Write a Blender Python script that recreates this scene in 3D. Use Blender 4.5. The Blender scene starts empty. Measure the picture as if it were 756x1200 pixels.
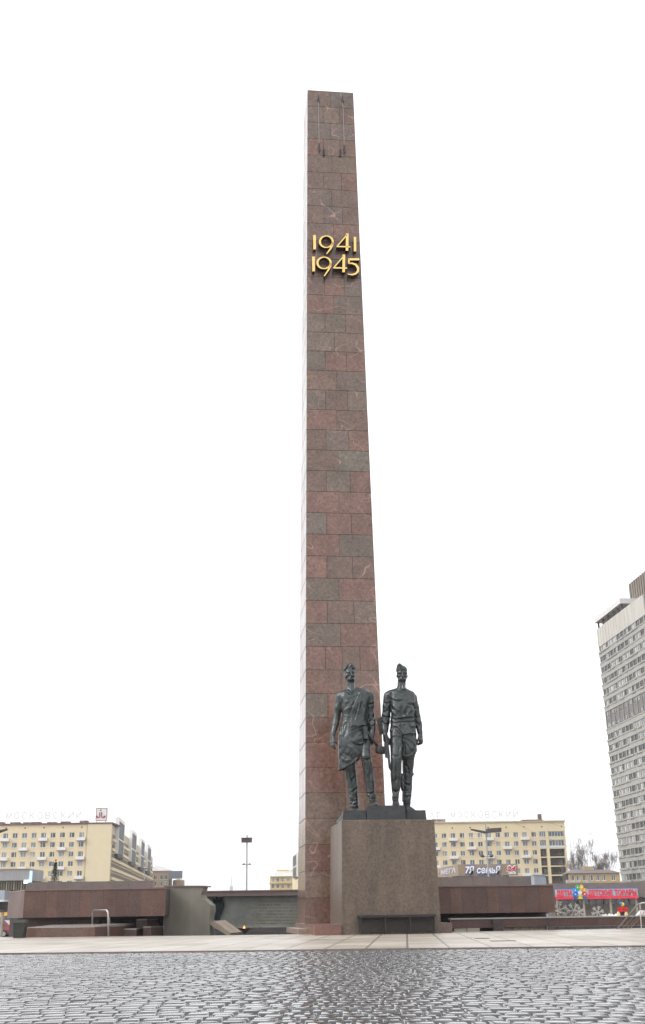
import bpy, math, random
import numpy as np
from mathutils import Vector, Matrix
random.seed(7); RNG = np.random.default_rng(7)
scene = bpy.context.scene
C = scene.collection
# ---------------------------------------------------------------- camera calibration (solved from the shaft's 40 equal courses)
FPX, PITCH, ROLL, EYE = 1313.3, .3436, .0139, .86
def ray(x, y):
    jx, jy = x-378, 600-y
    ix = jx*math.cos(ROLL)+jy*math.sin(ROLL); iy = -jx*math.sin(ROLL)+jy*math.cos(ROLL)
    cp, sp = math.cos(PITCH), math.sin(PITCH)
    return np.array([ix/FPX, cp-iy/FPX*sp, sp+iy/FPX*cp])
def P(x, y, Y):
    d = ray(x, y); s = Y/d[1]; return np.array([d[0]*s, Y, d[2]*s+EYE])
def G(x, y, z=0.):
    d = ray(x, y); s = (z-EYE)/d[2]; return d*s+np.array([0, 0, EYE])
def onplane(x, y, p0, n):
    d = ray(x, y); o = np.array([0, 0, EYE]); return o+d*(np.dot(np.array(p0)-o, n)/np.dot(d, n))

# ---------------------------------------------------------------- materials
MATS = {}
def nodes_of(m):
    m.use_nodes = True; nt = m.node_tree
    return nt, nt.nodes['Principled BSDF']
def pm(name, base, rough=.6, var=.18, scale=3., metallic=0., spec=.5, bump=0., bscale=None, detail=5., stretch=(1, 1, 1), rvar=.0, tint=None, coat=0.):
    """painted / stone / metal surface: base colour broken up by two octaves of noise, optional bump"""
    if name in MATS: return MATS[name]
    m = bpy.data.materials.new(name); nt, b = nodes_of(m); L = nt.links.new
    tc = nt.nodes.new('ShaderNodeTexCoord'); mp = nt.nodes.new('ShaderNodeMapping'); mp.inputs['Scale'].default_value = stretch
    L(tc.outputs['Object'], mp.inputs[0])
    n1 = nt.nodes.new('ShaderNodeTexNoise'); n1.inputs['Scale'].default_value = scale; n1.inputs['Detail'].default_value = detail; n1.inputs['Roughness'].default_value = .65
    L(mp.outputs[0], n1.inputs['Vector'])
    mr = nt.nodes.new('ShaderNodeMapRange'); mr.inputs['From Min'].default_value = .25; mr.inputs['From Max'].default_value = .75
    mr.inputs['To Min'].default_value = 1-var; mr.inputs['To Max'].default_value = 1+var; L(n1.outputs['Fac'], mr.inputs['Value'])
    mx = nt.nodes.new('ShaderNodeMix'); mx.data_type = 'RGBA'; mx.blend_type = 'MULTIPLY'; mx.inputs['Factor'].default_value = 1
    if tint:
        at = nt.nodes.new('ShaderNodeVertexColor'); at.layer_name = tint; L(at.outputs['Color'], mx.inputs['A'])
    else: mx.inputs['A'].default_value = (*base, 1)
    cm = nt.nodes.new('ShaderNodeCombineColor')
    for i in range(3): L(mr.outputs[0], cm.inputs[i])
    L(cm.outputs[0], mx.inputs['B']); L(mx.outputs['Result'], b.inputs['Base Color'])
    b.inputs['Roughness'].default_value = rough; b.inputs['Metallic'].default_value = metallic; b.inputs['Specular IOR Level'].default_value = spec
    b.inputs['Coat Weight'].default_value = coat
    if rvar:
        rr = nt.nodes.new('ShaderNodeMapRange'); rr.inputs['From Min'].default_value = .3; rr.inputs['From Max'].default_value = .7
        rr.inputs['To Min'].default_value = max(.03, rough-rvar); rr.inputs['To Max'].default_value = min(1, rough+rvar)
        n2 = nt.nodes.new('ShaderNodeTexNoise'); n2.inputs['Scale'].default_value = scale*.35; n2.inputs['Detail'].default_value = 4; L(mp.outputs[0], n2.inputs['Vector'])
        L(n2.outputs['Fac'], rr.inputs['Value']); L(rr.outputs[0], b.inputs['Roughness'])
    if bump:
        nb = nt.nodes.new('ShaderNodeTexNoise'); nb.inputs['Scale'].default_value = bscale or scale*4; nb.inputs['Detail'].default_value = 4; L(mp.outputs[0], nb.inputs['Vector'])
        bp = nt.nodes.new('ShaderNodeBump'); bp.inputs['Strength'].default_value = bump; bp.inputs['Distance'].default_value = .02
        L(nb.outputs['Fac'], bp.inputs['Height']); L(bp.outputs[0], b.inputs['Normal'])
    MATS[name] = m; return m
def granite(name, rough, veins=True, speck=.3, spec=.5, rvar=.06, base=None, speck_scale=14., stretch=(1, 1, 1), var=.22):
    """granite: per-block tint attribute, fine mineral grain, pale pegmatite veins, cloudy patches"""
    m = pm(name, base or (1, 1, 1), rough, var, 1.1, spec=spec, tint=None if base else 'tint', rvar=rvar, detail=3, stretch=stretch)
    nt, b = nodes_of(m); L = nt.links.new
    src = b.inputs['Base Color'].links[0].from_socket
    tc = nt.nodes.new('ShaderNodeTexCoord')
    sp = nt.nodes.new('ShaderNodeTexNoise'); sp.inputs['Scale'].default_value = speck_scale; sp.inputs['Detail'].default_value = 8; sp.inputs['Roughness'].default_value = .8
    L(tc.outputs['Object'], sp.inputs['Vector'])
    mr = nt.nodes.new('ShaderNodeMapRange'); mr.inputs['From Min'].default_value = .32; mr.inputs['From Max'].default_value = .68
    mr.inputs['To Min'].default_value = 1-speck; mr.inputs['To Max'].default_value = 1+speck; L(sp.outputs['Fac'], mr.inputs['Value'])
    vm = nt.nodes.new('ShaderNodeVectorMath'); vm.operation = 'SCALE'; L(src, vm.inputs[0]); L(mr.outputs[0], vm.inputs['Scale'])
    out = vm.outputs[0]
    if veins:
        n = nt.nodes.new('ShaderNodeTexNoise'); n.inputs['Scale'].default_value = .38; n.inputs['Detail'].default_value = 2.5; n.inputs['Distortion'].default_value = .5
        mp = nt.nodes.new('ShaderNodeMapping'); mp.inputs['Rotation'].default_value = (0, .6, 0); mp.inputs['Scale'].default_value = (1, 1, 1.5)
        L(tc.outputs['Object'], mp.inputs[0]); L(mp.outputs[0], n.inputs['Vector'])
        s = nt.nodes.new('ShaderNodeMath'); s.operation = 'SUBTRACT'; s.inputs[1].default_value = .53; L(n.outputs['Fac'], s.inputs[0])
        a = nt.nodes.new('ShaderNodeMath'); a.operation = 'ABSOLUTE'; L(s.outputs[0], a.inputs[0])
        r = nt.nodes.new('ShaderNodeMapRange'); r.inputs['From Min'].default_value = .001; r.inputs['From Max'].default_value = .007
        r.inputs['To Min'].default_value = .85; r.inputs['To Max'].default_value = 0; L(a.outputs[0], r.inputs['Value'])
        k = nt.nodes.new('ShaderNodeTexNoise'); k.inputs['Scale'].default_value = .5; L(tc.outputs['Object'], k.inputs['Vector'])
        kr = nt.nodes.new('ShaderNodeMapRange'); kr.inputs['From Min'].default_value = .44; kr.inputs['From Max'].default_value = .58; L(k.outputs['Fac'], kr.inputs['Value'])
        mu = nt.nodes.new('ShaderNodeMath'); mu.operation = 'MULTIPLY'; L(r.outputs[0], mu.inputs[0]); L(kr.outputs[0], mu.inputs[1])
        mx = nt.nodes.new('ShaderNodeMix'); mx.data_type = 'RGBA'; mx.inputs['B'].default_value = (.42, .25, .2, 1)
        L(mu.outputs[0], mx.inputs['Factor']); L(out, mx.inputs['A']); out = mx.outputs['Result']
    L(out, b.inputs['Base Color'])
    return m
def emit(name, col, strength):
    m = bpy.data.materials.new(name); nt, b = nodes_of(m)
    b.inputs['Base Color'].default_value = (*col, 1); b.inputs['Emission Color'].default_value = (*col, 1); b.inputs['Emission Strength'].default_value = strength
    MATS[name] = m; return m
def glassm(name, col, rough=.08):
    return pm(name, col, rough, .5, .35, spec=.8, detail=2)

# ---------------------------------------------------------------- mesh builder
class MB:
    def __init__(s): s.v, s.f, s.t = [], [], []
    def add(s, vs, fs, tint=None):
        o = len(s.v); s.v += [tuple(map(float, p)) for p in vs]
        for f in fs: s.f.append(tuple(i+o for i in f)); s.t.append(tint)
        return s
    def box(s, x0, x1, y0, y1, z0, z1, M=None, tint=None):
        vs = [(x, y, z) for z in (z0, z1) for y in (y0, y1) for x in (x0, x1)]
        if M is not None: vs = [M @ Vector(p) for p in vs]
        return s.add(vs, [(0, 2, 3, 1), (4, 5, 7, 6), (0, 1, 5, 4), (2, 6, 7, 3), (0, 4, 6, 2), (1, 3, 7, 5)], tint)
    def prism(s, poly, ext, tint=None):
        n = len(poly); e = np.array(ext, float); a = [np.array(p, float) for p in poly]
        vs = a+[p+e for p in a]
        fs = [tuple(range(n))[::-1], tuple(range(n, 2*n))]+[(i, (i+1) % n, n+(i+1) % n, n+i) for i in range(n)]
        return s.add(vs, fs, tint)
    def slab(s, plan, z0, z1, tint=None):      # plan polygon raised from z0 to z1
        return s.prism([(p[0], p[1], z0) for p in plan], (0, 0, z1-z0), tint)
    def frustum(s, a, b, tint=None):           # two rings of equal length
        n = len(a)
        return s.add(list(a)+list(b), [tuple(range(n))[::-1], tuple(range(n, 2*n))]+[(i, (i+1) % n, n+(i+1) % n, n+i) for i in range(n)], tint)
    def tube(s, pts, r, n=8, tint=None):
        pts = [Vector(p) for p in pts]; rs = r if hasattr(r, '__len__') else [r]*len(pts); rings = []; up = Vector((.31, .2, .93))
        for i, p in enumerate(pts):
            t = (pts[min(i+1, len(pts)-1)]-pts[max(i-1, 0)]).normalized(); a = t.cross(up)
            if a.length < 1e-3: a = t.cross(Vector((1, 0, 0)))
            a.normalize(); b = t.cross(a)
            rings.append([p+(a*math.cos(2*math.pi*k/n)+b*math.sin(2*math.pi*k/n))*rs[i] for k in range(n)])
        vs = [q for R in rings for q in R]; fs = []
        for i in range(len(pts)-1):
            for k in range(n): fs.append((i*n+k, i*n+(k+1) % n, (i+1)*n+(k+1) % n, (i+1)*n+k))
        fs.append(tuple(range(n))[::-1]); fs.append(tuple((len(pts)-1)*n+k for k in range(n)))
        return s.add(vs, fs, tint)
    def lathe(s, c, prof, n=16, axis=None):
        c = Vector(c); R = Matrix.Identity(3) if axis is None else Vector((0, 0, 1)).rotation_difference(Vector(axis)).to_matrix()
        vs = [c+R @ Vector((r*math.cos(2*math.pi*k/n), r*math.sin(2*math.pi*k/n), z)) for r, z in prof for k in range(n)]
        fs = [(i*n+k, i*n+(k+1) % n, (i+1)*n+(k+1) % n, (i+1)*n+k) for i in range(len(prof)-1) for k in range(n)]
        fs += [tuple(range(n))[::-1], tuple((len(prof)-1)*n+k for k in range(n))]
        return s.add(vs, fs)
    def build(s, name, mat, parent=None, smooth=False):
        me = bpy.data.meshes.new(name); me.from_pydata(s.v, [], s.f); me.validate(); me.materials.append(mat)
        if any(t is not None for t in s.t) and len(me.polygons) == len(s.f):
            ca = me.color_attributes.new('tint', 'FLOAT_COLOR', 'CORNER'); buf = np.ones((len(me.loops), 4), np.float32)
            for p, t in zip(me.polygons, s.t):
                if t is not None: buf[p.loop_start:p.loop_start+p.loop_total, :3] = t
            ca.data.foreach_set('color', buf.ravel())
        if smooth: me.polygons.foreach_set('use_smooth', [True]*len(me.polygons))
        return link(name, me, parent)
def link(name, me, parent=None):
    o = bpy.data.objects.new(name, me); C.objects.link(o)
    if parent is not None:
        o.parent = parent; o.matrix_parent_inverse = root_inv(parent)
    return o
def root_inv(p):                                # world inverse of a parent (translations and z-rotations only)
    M = Matrix.Identity(4); ch = []
    while p is not None: ch.append(p); p = p.parent
    W = Matrix.Identity(4)
    for q in reversed(ch): W = W @ (q.matrix_parent_inverse if q.parent else Matrix.Identity(4)) @ q.matrix_basis
    return W.inverted()
def tag(o, label, cat, group=None):
    o['label'] = label; o['category'] = cat
    if group: o['group'] = group
    return o
def thing(name, loc, label, cat, group=None):
    o = bpy.data.objects.new(name, None); C.objects.link(o); o.location = [float(v) for v in loc]; o.empty_display_size = .3
    return tag(o, label, cat, group)
def struct(o, kind='structure'): o['kind'] = kind; return o
def vec(*a): return np.array(a, float)

def text_mesh(body, mat, name, parent, o, u, v, height, depth, bold=0., width=None, shear=0., spacing=1.):
    """letters as solid geometry: origin o (lower left), u = reading direction, v = up"""
    c = bpy.data.curves.new('t', 'FONT'); c.body = body; c.size = 1; c.extrude = .5; c.offset = bold; c.shear = shear; c.space_character = spacing; c.resolution_u = 3
    t = bpy.data.objects.new('t', c); C.objects.link(t); bpy.context.view_layer.update()
    me = bpy.data.meshes.new_from_object(t.evaluated_get(bpy.context.evaluated_depsgraph_get()))
    bpy.data.objects.remove(t); bpy.data.curves.remove(c)
    n = len(me.vertices); co = np.empty(n*3, np.float32); me.vertices.foreach_get('co', co); co = co.reshape(-1, 3)
    cap = .73; lo = co[:, 0].min(); wid = co[:, 0].max()-lo
    u = np.array(u, float)/np.linalg.norm(u); v = np.array(v, float)/np.linalg.norm(v); w = np.cross(u, v)
    k = height/cap; kx = k if width is None else width/wid
    X = np.array(o)+np.outer((co[:, 0]-lo)*kx, u)+np.outer(co[:, 1]*k, v)+np.outer((co[:, 2])*depth, w)
    me.vertices.foreach_set('co', X.astype(np.float32).ravel()); me.materials.clear(); me.materials.append(mat); me.update(); me.name = name
    return link(name, me, parent)

# ================================================================ sculpting: signed distance field -> surface nets
def ip2(z, c):
    o = np.argsort(c[0]); return np.interp(z, np.array(c[0])[o], np.array(c[1])[o])[None, None, :]
class SDF:
    def __init__(s, lo, hi, vox):
        s.lo = np.array(lo, float); s.h = vox; s.n = np.ceil((np.array(hi)-s.lo)/vox).astype(int)+1
        s.F = np.full(s.n, 9., np.float32)
        s.ax = [s.lo[i]+vox*np.arange(s.n[i]) for i in range(3)]
    def sub(s, lo, hi, pad=.25):
        a = np.clip(((np.array(lo)-pad-s.lo)/s.h).astype(int), 0, s.n-1); b = np.clip(((np.array(hi)+pad-s.lo)/s.h).astype(int)+2, 1, s.n)
        sl = tuple(slice(int(a[i]), int(max(b[i], a[i]+1))) for i in range(3))
        X = s.ax[0][sl[0]][:, None, None]; Y = s.ax[1][sl[1]][None, :, None]; Z = s.ax[2][sl[2]][None, None, :]
        return sl, X, Y, Z
    def mix(s, sl, d, k, op):
        F = s.F[sl]; d = d.astype(np.float32)
        if op == 'add':
            if k <= 0: F[:] = np.minimum(F, d)
            else:
                h = np.clip(k-np.abs(F-d), 0, None)/k; F[:] = np.minimum(F, d)-h*h*k*.25
        else:
            if k <= 0: F[:] = np.maximum(F, -d)
            else:
                h = np.clip(k-np.abs(F+d), 0, None)/k; F[:] = np.maximum(F, -d)+h*h*k*.25
    def cone(s, a, b, ra, rb, k=.05, op='add', flat=1.):
        a = np.array(a, float); b = np.array(b, float); r = max(ra, rb)*max(1, 1/flat)
        sl, X, Y, Z = s.sub(np.minimum(a, b)-r, np.maximum(a, b)+r)
        ab = b-a; L2 = max(float(ab@ab), 1e-9)
        t = np.clip(((X-a[0])*ab[0]+(Y-a[1])*ab[1]+(Z-a[2])*ab[2])/L2, 0, 1)
        d = np.sqrt((X-a[0]-t*ab[0])**2+((Y-a[1]-t*ab[1])*flat)**2+(Z-a[2]-t*ab[2])**2)-(ra+(rb-ra)*t)
        s.mix(sl, d, k, op)
    def ell(s, c, r, k=.05, op='add', rot=0.):
        c = np.array(c, float); r = np.array(r, float); m = r.max()
        sl, X, Y, Z = s.sub(c-m, c+m)
        x, y, z = X-c[0], Y-c[1], Z-c[2]
        if rot: x, z = x*math.cos(rot)+z*math.sin(rot), -x*math.sin(rot)+z*math.cos(rot)
        q = np.sqrt((x/r[0])**2+(y/r[1])**2+(z/r[2])**2)
        s.mix(sl, (q-1)*r.min(), k, op)
    def column(s, rows, k=.06, op='add', e=2.4, cutz=None, cutx=None):
        """rows: (z, x_left, x_right, y_centre, half_depth); cutz: (xs, zs) hem line kept above"""
        R = np.array(sorted(rows), float)
        lo = (R[:, 1].min(), (R[:, 3]-R[:, 4]).min(), R[0, 0]); hi = (R[:, 2].max(), (R[:, 3]+R[:, 4]).max(), R[-1, 0])
        sl, X, Y, Z = s.sub(lo, hi); z = Z.ravel()
        def ip(c):
            q = np.interp(z, R[:, 0], c); return q[None, None, :]
        xl, xr, yc, hd = ip(R[:, 1]), ip(R[:, 2]), ip(R[:, 3]), ip(R[:, 4]); w = (xr-xl)/2
        q = (np.abs((X-(xl+xr)/2)/w)**e+np.abs((Y-yc)/hd)**e)**(1/e)
        d = (q-1)*np.minimum(w, hd)
        d = np.maximum(d, np.maximum(Z-R[-1, 0], R[0, 0]-Z))
        if cutz is not None:
            zl = np.interp(X.ravel(), cutz[0], cutz[1])[:, None, None]; d = np.maximum(d, (zl-Z)*.75)
        if cutx is not None: d = np.maximum(d, ip2(z, cutx)-X)
        s.mix(sl, d, k, op)
    def surf(s, x, z, back=False):
        i = int(np.clip((x-s.lo[0])/s.h, 0, s.n[0]-1)); j = int(np.clip((z-s.lo[2])/s.h, 0, s.n[2]-1))
        col = np.where(s.F[i, :, j] < 0)[0]
        return None if len(col) == 0 else s.ax[1][col[0]]
    def fold(s, pts, r, k=.05, op='add', off=0., default=None):
        """crease or groove laid on the front surface along a polyline of (x, z)"""
        P3 = []; last = default
        dense = []
        for (x0, z0), (x1, z1) in zip(pts[:-1], pts[1:]):
            n = max(2, int(math.hypot(x1-x0, z1-z0)/.08))
            dense += [(x0+(x1-x0)*i/n, z0+(z1-z0)*i/n) for i in range(n)]
        dense.append(pts[-1])
        for x, z in dense:
            y = s.surf(x, z)
            if y is None: y = last
            if y is None: continue
            last = y; P3.append((x, y+off, z))
        N = len(P3)
        for i in range(N-1):
            f0 = math.sin(math.pi*(i+.35)/(N+.7-1+.35))**.5; f1 = math.sin(math.pi*min(.98, (i+1.35)/(N+.7-1+.35)))**.5
            s.cone(P3[i], P3[i+1], r*f0, r*f1, k, op)
    def mesh(s, name, mat, parent=None, noise=.0, smooth_iter=1):
        F = s.F
        if noise:
            X, Y, Z = np.meshgrid(*s.ax, indexing='ij', sparse=True)
            w1 = 6*X+2.2*Z+1.9*np.sin(2.3*Z+1.7*X)+1.3*np.sin(3.1*Y+Z); w2 = 4.5*Z-7*X+1.6*np.sin(3.7*X+Y)+.8*np.sin(5*Z)
            F = F+noise*(1.5*(1-np.abs(np.sin(w1)))**2*np.clip(np.sin(2.1*Z+1.3*X+.4)+.25, 0, 1)+1.2*(1-np.abs(np.sin(w2)))**2*np.clip(np.sin(1.7*X-2.6*Z)+.1, 0, 1)+.5*np.sin(19*X+3*Y)*np.sin(16*Z+5*Y)-.5).astype(np.float32)
        S = F < 0; n = F.shape
        cells = np.zeros((n[0]-1, n[1]-1, n[2]-1), np.int8)
        for dx in (0, 1):
            for dy in (0, 1):
                for dz in (0, 1): cells += S[dx:n[0]-1+dx, dy:n[1]-1+dy, dz:n[2]-1+dz]
        act = (cells > 0) & (cells < 8); idx = np.argwhere(act); vid = np.full(act.shape, -1, np.int32); vid[act] = np.arange(len(idx))
        acc = np.zeros((len(idx), 3)); cnt = np.zeros(len(idx))
        cor = [np.array(c) for c in np.ndindex(2, 2, 2)]
        for a in range(8):
            for b in range(a+1, 8):
                if np.abs(cor[a]-cor[b]).sum() != 1: continue
                pa, pb = idx+cor[a], idx+cor[b]; fa, fb = F[tuple(pa.T)], F[tuple(pb.T)]; m = (fa < 0) != (fb < 0)
                t = np.where(m, fa/np.where(m, fa-fb, 1), 0)[:, None]
                acc += np.where(m[:, None], pa+(pb-pa)*t, 0); cnt += m
        V = s.lo+s.h*acc/cnt[:, None]
        quads = []
        for ax in range(3):
            o1, o2 = (ax+1) % 3, (ax+2) % 3
            sa = [slice(None)]*3; sb = [slice(None)]*3; sa[ax] = slice(0, n[ax]-1); sb[ax] = slice(1, n[ax])
            A, B = S[tuple(sa)], S[tuple(sb)]; e = np.argwhere(A != B)
            e = e[(e[:, o1] > 0) & (e[:, o2] > 0) & (e[:, o1] < n[o1]-1) & (e[:, o2] < n[o2]-1)]
            if not len(e): continue
            fl = A[tuple(e.T)]; d1 = np.zeros(3, int); d1[o1] = 1; d2 = np.zeros(3, int); d2[o2] = 1
            q = np.stack([vid[tuple((e-d1-d2).T)], vid[tuple((e-d2).T)], vid[tuple(e.T)], vid[tuple((e-d1).T)]], 1)
            q[~fl] = q[~fl][:, ::-1]; quads.append(q)
        Q = np.concatenate(quads)
        for _ in range(smooth_iter):
            a2 = np.zeros_like(V); c2 = np.zeros(len(V))
            for i in range(4):
                np.add.at(a2, Q[:, i], V[Q[:, (i+1) % 4]]+V[Q[:, (i+3) % 4]]); np.add.at(c2, Q[:, i], 2)
            V = V*.5+.5*a2/np.maximum(c2, 1)[:, None]
        me = bpy.data.meshes.new(name); me.vertices.add(len(V)); me.vertices.foreach_set('co', V.astype(np.float32).ravel())
        me.loops.add(Q.size); me.loops.foreach_set('vertex_index', Q.astype(np.int32).ravel()); me.polygons.add(len(Q))
        me.polygons.foreach_set('loop_start', np.arange(0, Q.size, 4, dtype=np.int32)); me.polygons.foreach_set('loop_total', np.full(len(Q), 4, np.int32))
        me.polygons.foreach_set('use_smooth', np.ones(len(Q), bool)); me.update(calc_edges=True); me.validate(); me.materials.append(mat)
        return link(name, me, parent)

# ================================================================ world, sun, camera
def make_world():
    w = bpy.data.worlds.new('World'); scene.world = w; w.use_nodes = True; nt = w.node_tree; L = nt.links.new
    bg = nt.nodes['Background']; sk = nt.nodes.new('ShaderNodeTexSky'); sk.sky_type = 'NISHITA'; sk.sun_disc = False
    sk.sun_elevation = math.radians(38); sk.sun_rotation = math.radians(SUN_ROT); sk.dust_density = 6; sk.air_density = 1.2
    hs = nt.nodes.new('ShaderNodeHueSaturation'); hs.inputs['Saturation'].default_value = .06; L(sk.outputs[0], hs.inputs['Color'])
    mx = nt.nodes.new('ShaderNodeMix'); mx.data_type = 'RGBA'; mx.inputs['Factor'].default_value = .72          # the cloud deck evens the sky out
    mx.inputs['B'].default_value = (9.9, 10.0, 10.3, 1); L(hs.outputs[0], mx.inputs['A']); L(mx.outputs['Result'], bg.inputs['Color'])
    bg.inputs['Strength'].default_value = .13
SUN_ROT = -110.
make_world()
sun = bpy.data.lights.new('sun', 'SUN'); sun.energy = .95; sun.angle = math.radians(20); sun.color = (1, .97, .93)
so = bpy.data.objects.new('sun', sun); C.objects.link(so)
el, az = math.radians(38), math.radians(SUN_ROT)
so.rotation_euler = Vector((math.sin(az)*math.cos(el), math.cos(az)*math.cos(el), math.sin(el))).to_track_quat('Z', 'Y').to_euler()
cam = bpy.data.cameras.new('camera'); co_ = bpy.data.objects.new('camera', cam); C.objects.link(co_); scene.camera = co_
cam.sensor_fit = 'VERTICAL'; cam.sensor_height = 36; cam.lens = FPX/1200*36; cam.clip_start = .1; cam.clip_end = 6000
co_.matrix_world = Matrix.Translation((0, 0, EYE)) @ Matrix.Rotation(math.pi/2+PITCH, 4, 'X') @ Matrix.Rotation(-ROLL, 4, 'Z')
vs = scene.view_settings; vs.view_transform = 'Standard'; vs.look = 'None'; vs.gamma = 1; vs.use_curve_mapping = False; vs.exposure = .52
scene.cycles.max_bounces = 6; scene.cycles.use_denoising = True

# ================================================================ ground
LOW = -.8                                       # level of the streets round the raised plaza
def edge_y(x): return 30.24-.0655*x
def ground():
    mb = MB(); S = 1400
    mb.add([(-S, -200, LOW), (S, -200, LOW), (S, 2600, LOW), (-S, 2600, LOW)], [(0, 1, 2, 3)])
    struct(mb.build('ground', pm('asphalt', (.06, .06, .062), .6, .25, .3, bump=.3)))
    # granite-flag plaza
    m = pm('flagstone', (.395, .352, .292), .40, .32, .4, rvar=.14, bump=.15, bscale=18)
    nt, b = nodes_of(m); L = nt.links.new
    src = b.inputs['Base Color'].links[0].from_socket
    tc = nt.nodes.new('ShaderNodeTexCoord'); mp = nt.nodes.new('ShaderNodeMapping'); mp.inputs['Rotation'].default_value = (0, 0, .0655)
    L(tc.outputs['Object'], mp.inputs[0]); br = nt.nodes.new('ShaderNodeTexBrick'); L(mp.outputs[0], br.inputs['Vector'])
    br.inputs['Scale'].default_value = 1; br.inputs['Brick Width'].default_value = 1.05; br.inputs['Row Height'].default_value = 1.6; br.offset = .0
    br.inputs['Mortar Size'].default_value = .035; br.inputs['Mortar Smooth'].default_value = .3
    br.inputs['Color1'].default_value = (1, 1, 1, 1); br.inputs['Color2'].default_value = (.76, .74, .72, 1); br.inputs['Mortar'].default_value = (.30, .28, .26, 1)
    mx = nt.nodes.new('ShaderNodeMix'); mx.data_type = 'RGBA'; mx.blend_type = 'MULTIPLY'; mx.inputs['Factor'].default_value = 1
    L(src, mx.inputs['A']); L(br.outputs['Color'], mx.inputs['B']); L(mx.outputs['Result'], b.inputs['Base Color'])
    p = [(-60, edge_y(-60)), (60, edge_y(60)), (60, 57), (14.9, 56.2), (4.9, 52.6), (-4.9, 52.2), (-10.9, 54.4), (-17, 56.5), (-60, 62)]
    struct(MB().slab(p, LOW-.01, 0).build('plaza', m))
    ks = MB()
    for i in range(60):
        x = -45+i*1.5; a, b = (x+.008, edge_y(x)-.13), (x+1.492, edge_y(x+1.492)-.13); t = .14*RNG.uniform(.85, 1.15); ks.slab([a, b, (b[0], b[1]+.125), (a[0], a[1]+.125)], -.3, .006, (t*1.25, t, t*.9))
    struct(ks.build('kerb', granite('kerb_granite', .3, veins=False, speck=.3)))
    # setts: every stone its own domed block
    mm = pm('wet_setts', (.105, .10, .098), .15, .4, 2.2, rvar=.10, bump=.04, bscale=30, spec=.55, tint='tint', coat=.7); mm.node_tree.nodes['Principled BSDF'].inputs['Coat Roughness'].default_value = .13
    rw, cw = .27, .215; nx, ny = 7, 7
    us = np.array([0, .03, .09, .5, .91, .97, 1.]); dome = np.array([-.05, -.007, -.0008, .0005, -.0008, -.007, -.05])
    rows = []; y = 8.3
    while y < 30.6: h = rw*RNG.uniform(.8, 1.2); rows.append((y, h)); y += h
    V, F, T = [], [], []; off = 0
    base = np.array([[i*nx+j, i*nx+j+1, (i+1)*nx+j+1, (i+1)*nx+j] for i in range(ny-1) for j in range(nx-1)])
    for y0, h in rows:
        half = 8+.34*(y0-8); x = -half+RNG.uniform(-.2, 0)
        while x < half:
            w = cw*RNG.uniform(.72, 1.32); g = .012
            hh = h+RNG.uniform(-.03, .02); yy = y0+RNG.uniform(-.03, .03)-.0655*x
            X = x+g+(w-2*g)*us; Y = yy+g+(hh-2*g)*us
            Z = np.minimum(dome[:, None], dome[None, :])+.0*X[None, :]+(us[:, None]-.5)*RNG.normal(0, .0018)+(us[None, :]-.5)*RNG.normal(0, .0015)+RNG.normal(-.03, .0034)
            XX, YY = np.meshgrid(X, Y); cx, cy = XX-XX.mean(), YY-YY.mean(); a = RNG.normal(0, .04)
            rnd = 1-.10*(np.abs(2*us[:, None]-1)**3)*(np.abs(2*us[None, :]-1)**3)
            XX = XX.mean()+(cx*math.cos(a)-cy*math.sin(a))*rnd; YY = YY.mean()+(cx*math.sin(a)+cy*math.cos(a))*rnd
            if YY.max() < edge_y(x+w/2)-.145:
                V.append(np.stack([XX.ravel(), YY.ravel(), Z.ravel()], 1)); F.append(base+off); off += nx*ny
                t = RNG.uniform(.03, .08); T.append((t*RNG.uniform(.94, 1.02), t, t*RNG.uniform(1.0, 1.08)))
            x += w
    V = np.concatenate(V); F = np.concatenate(F); me = bpy.data.meshes.new('cobbled_road')
    me.vertices.add(len(V)); me.vertices.foreach_set('co', V.astype(np.float32).ravel()); me.loops.add(F.size); me.loops.foreach_set('vertex_index', F.astype(np.int32).ravel())
    me.polygons.add(len(F)); me.polygons.foreach_set('loop_start', np.arange(0, F.size, 4, dtype=np.int32)); me.polygons.foreach_set('loop_total', np.full(len(F), 4, np.int32))
    me.polygons.foreach_set('use_smooth', np.ones(len(F), bool)); me.update(calc_edges=True)
    ca = me.color_attributes.new('tint', 'FLOAT_COLOR', 'POINT'); buf = np.ones((len(V), 4), np.float32); buf[:, :3] = np.repeat(np.array(T), nx*ny, 0); ca.data.foreach_set('color', buf.ravel())
    me.materials.append(mm); struct(link('cobbled_road', me))
    # bed of dark grit under the setts and the road beyond them
    mb = MB(); mb.add([(-60, -30, -.055), (60, -30, -.055), (60, edge_y(60)-.01, -.055), (-60, edge_y(-60)-.01, -.055)], [(0, 1, 2, 3)])
    struct(mb.build('road', pm('grit', (.05, .048, .047), .35, .3, 6)))
ground()

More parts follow.
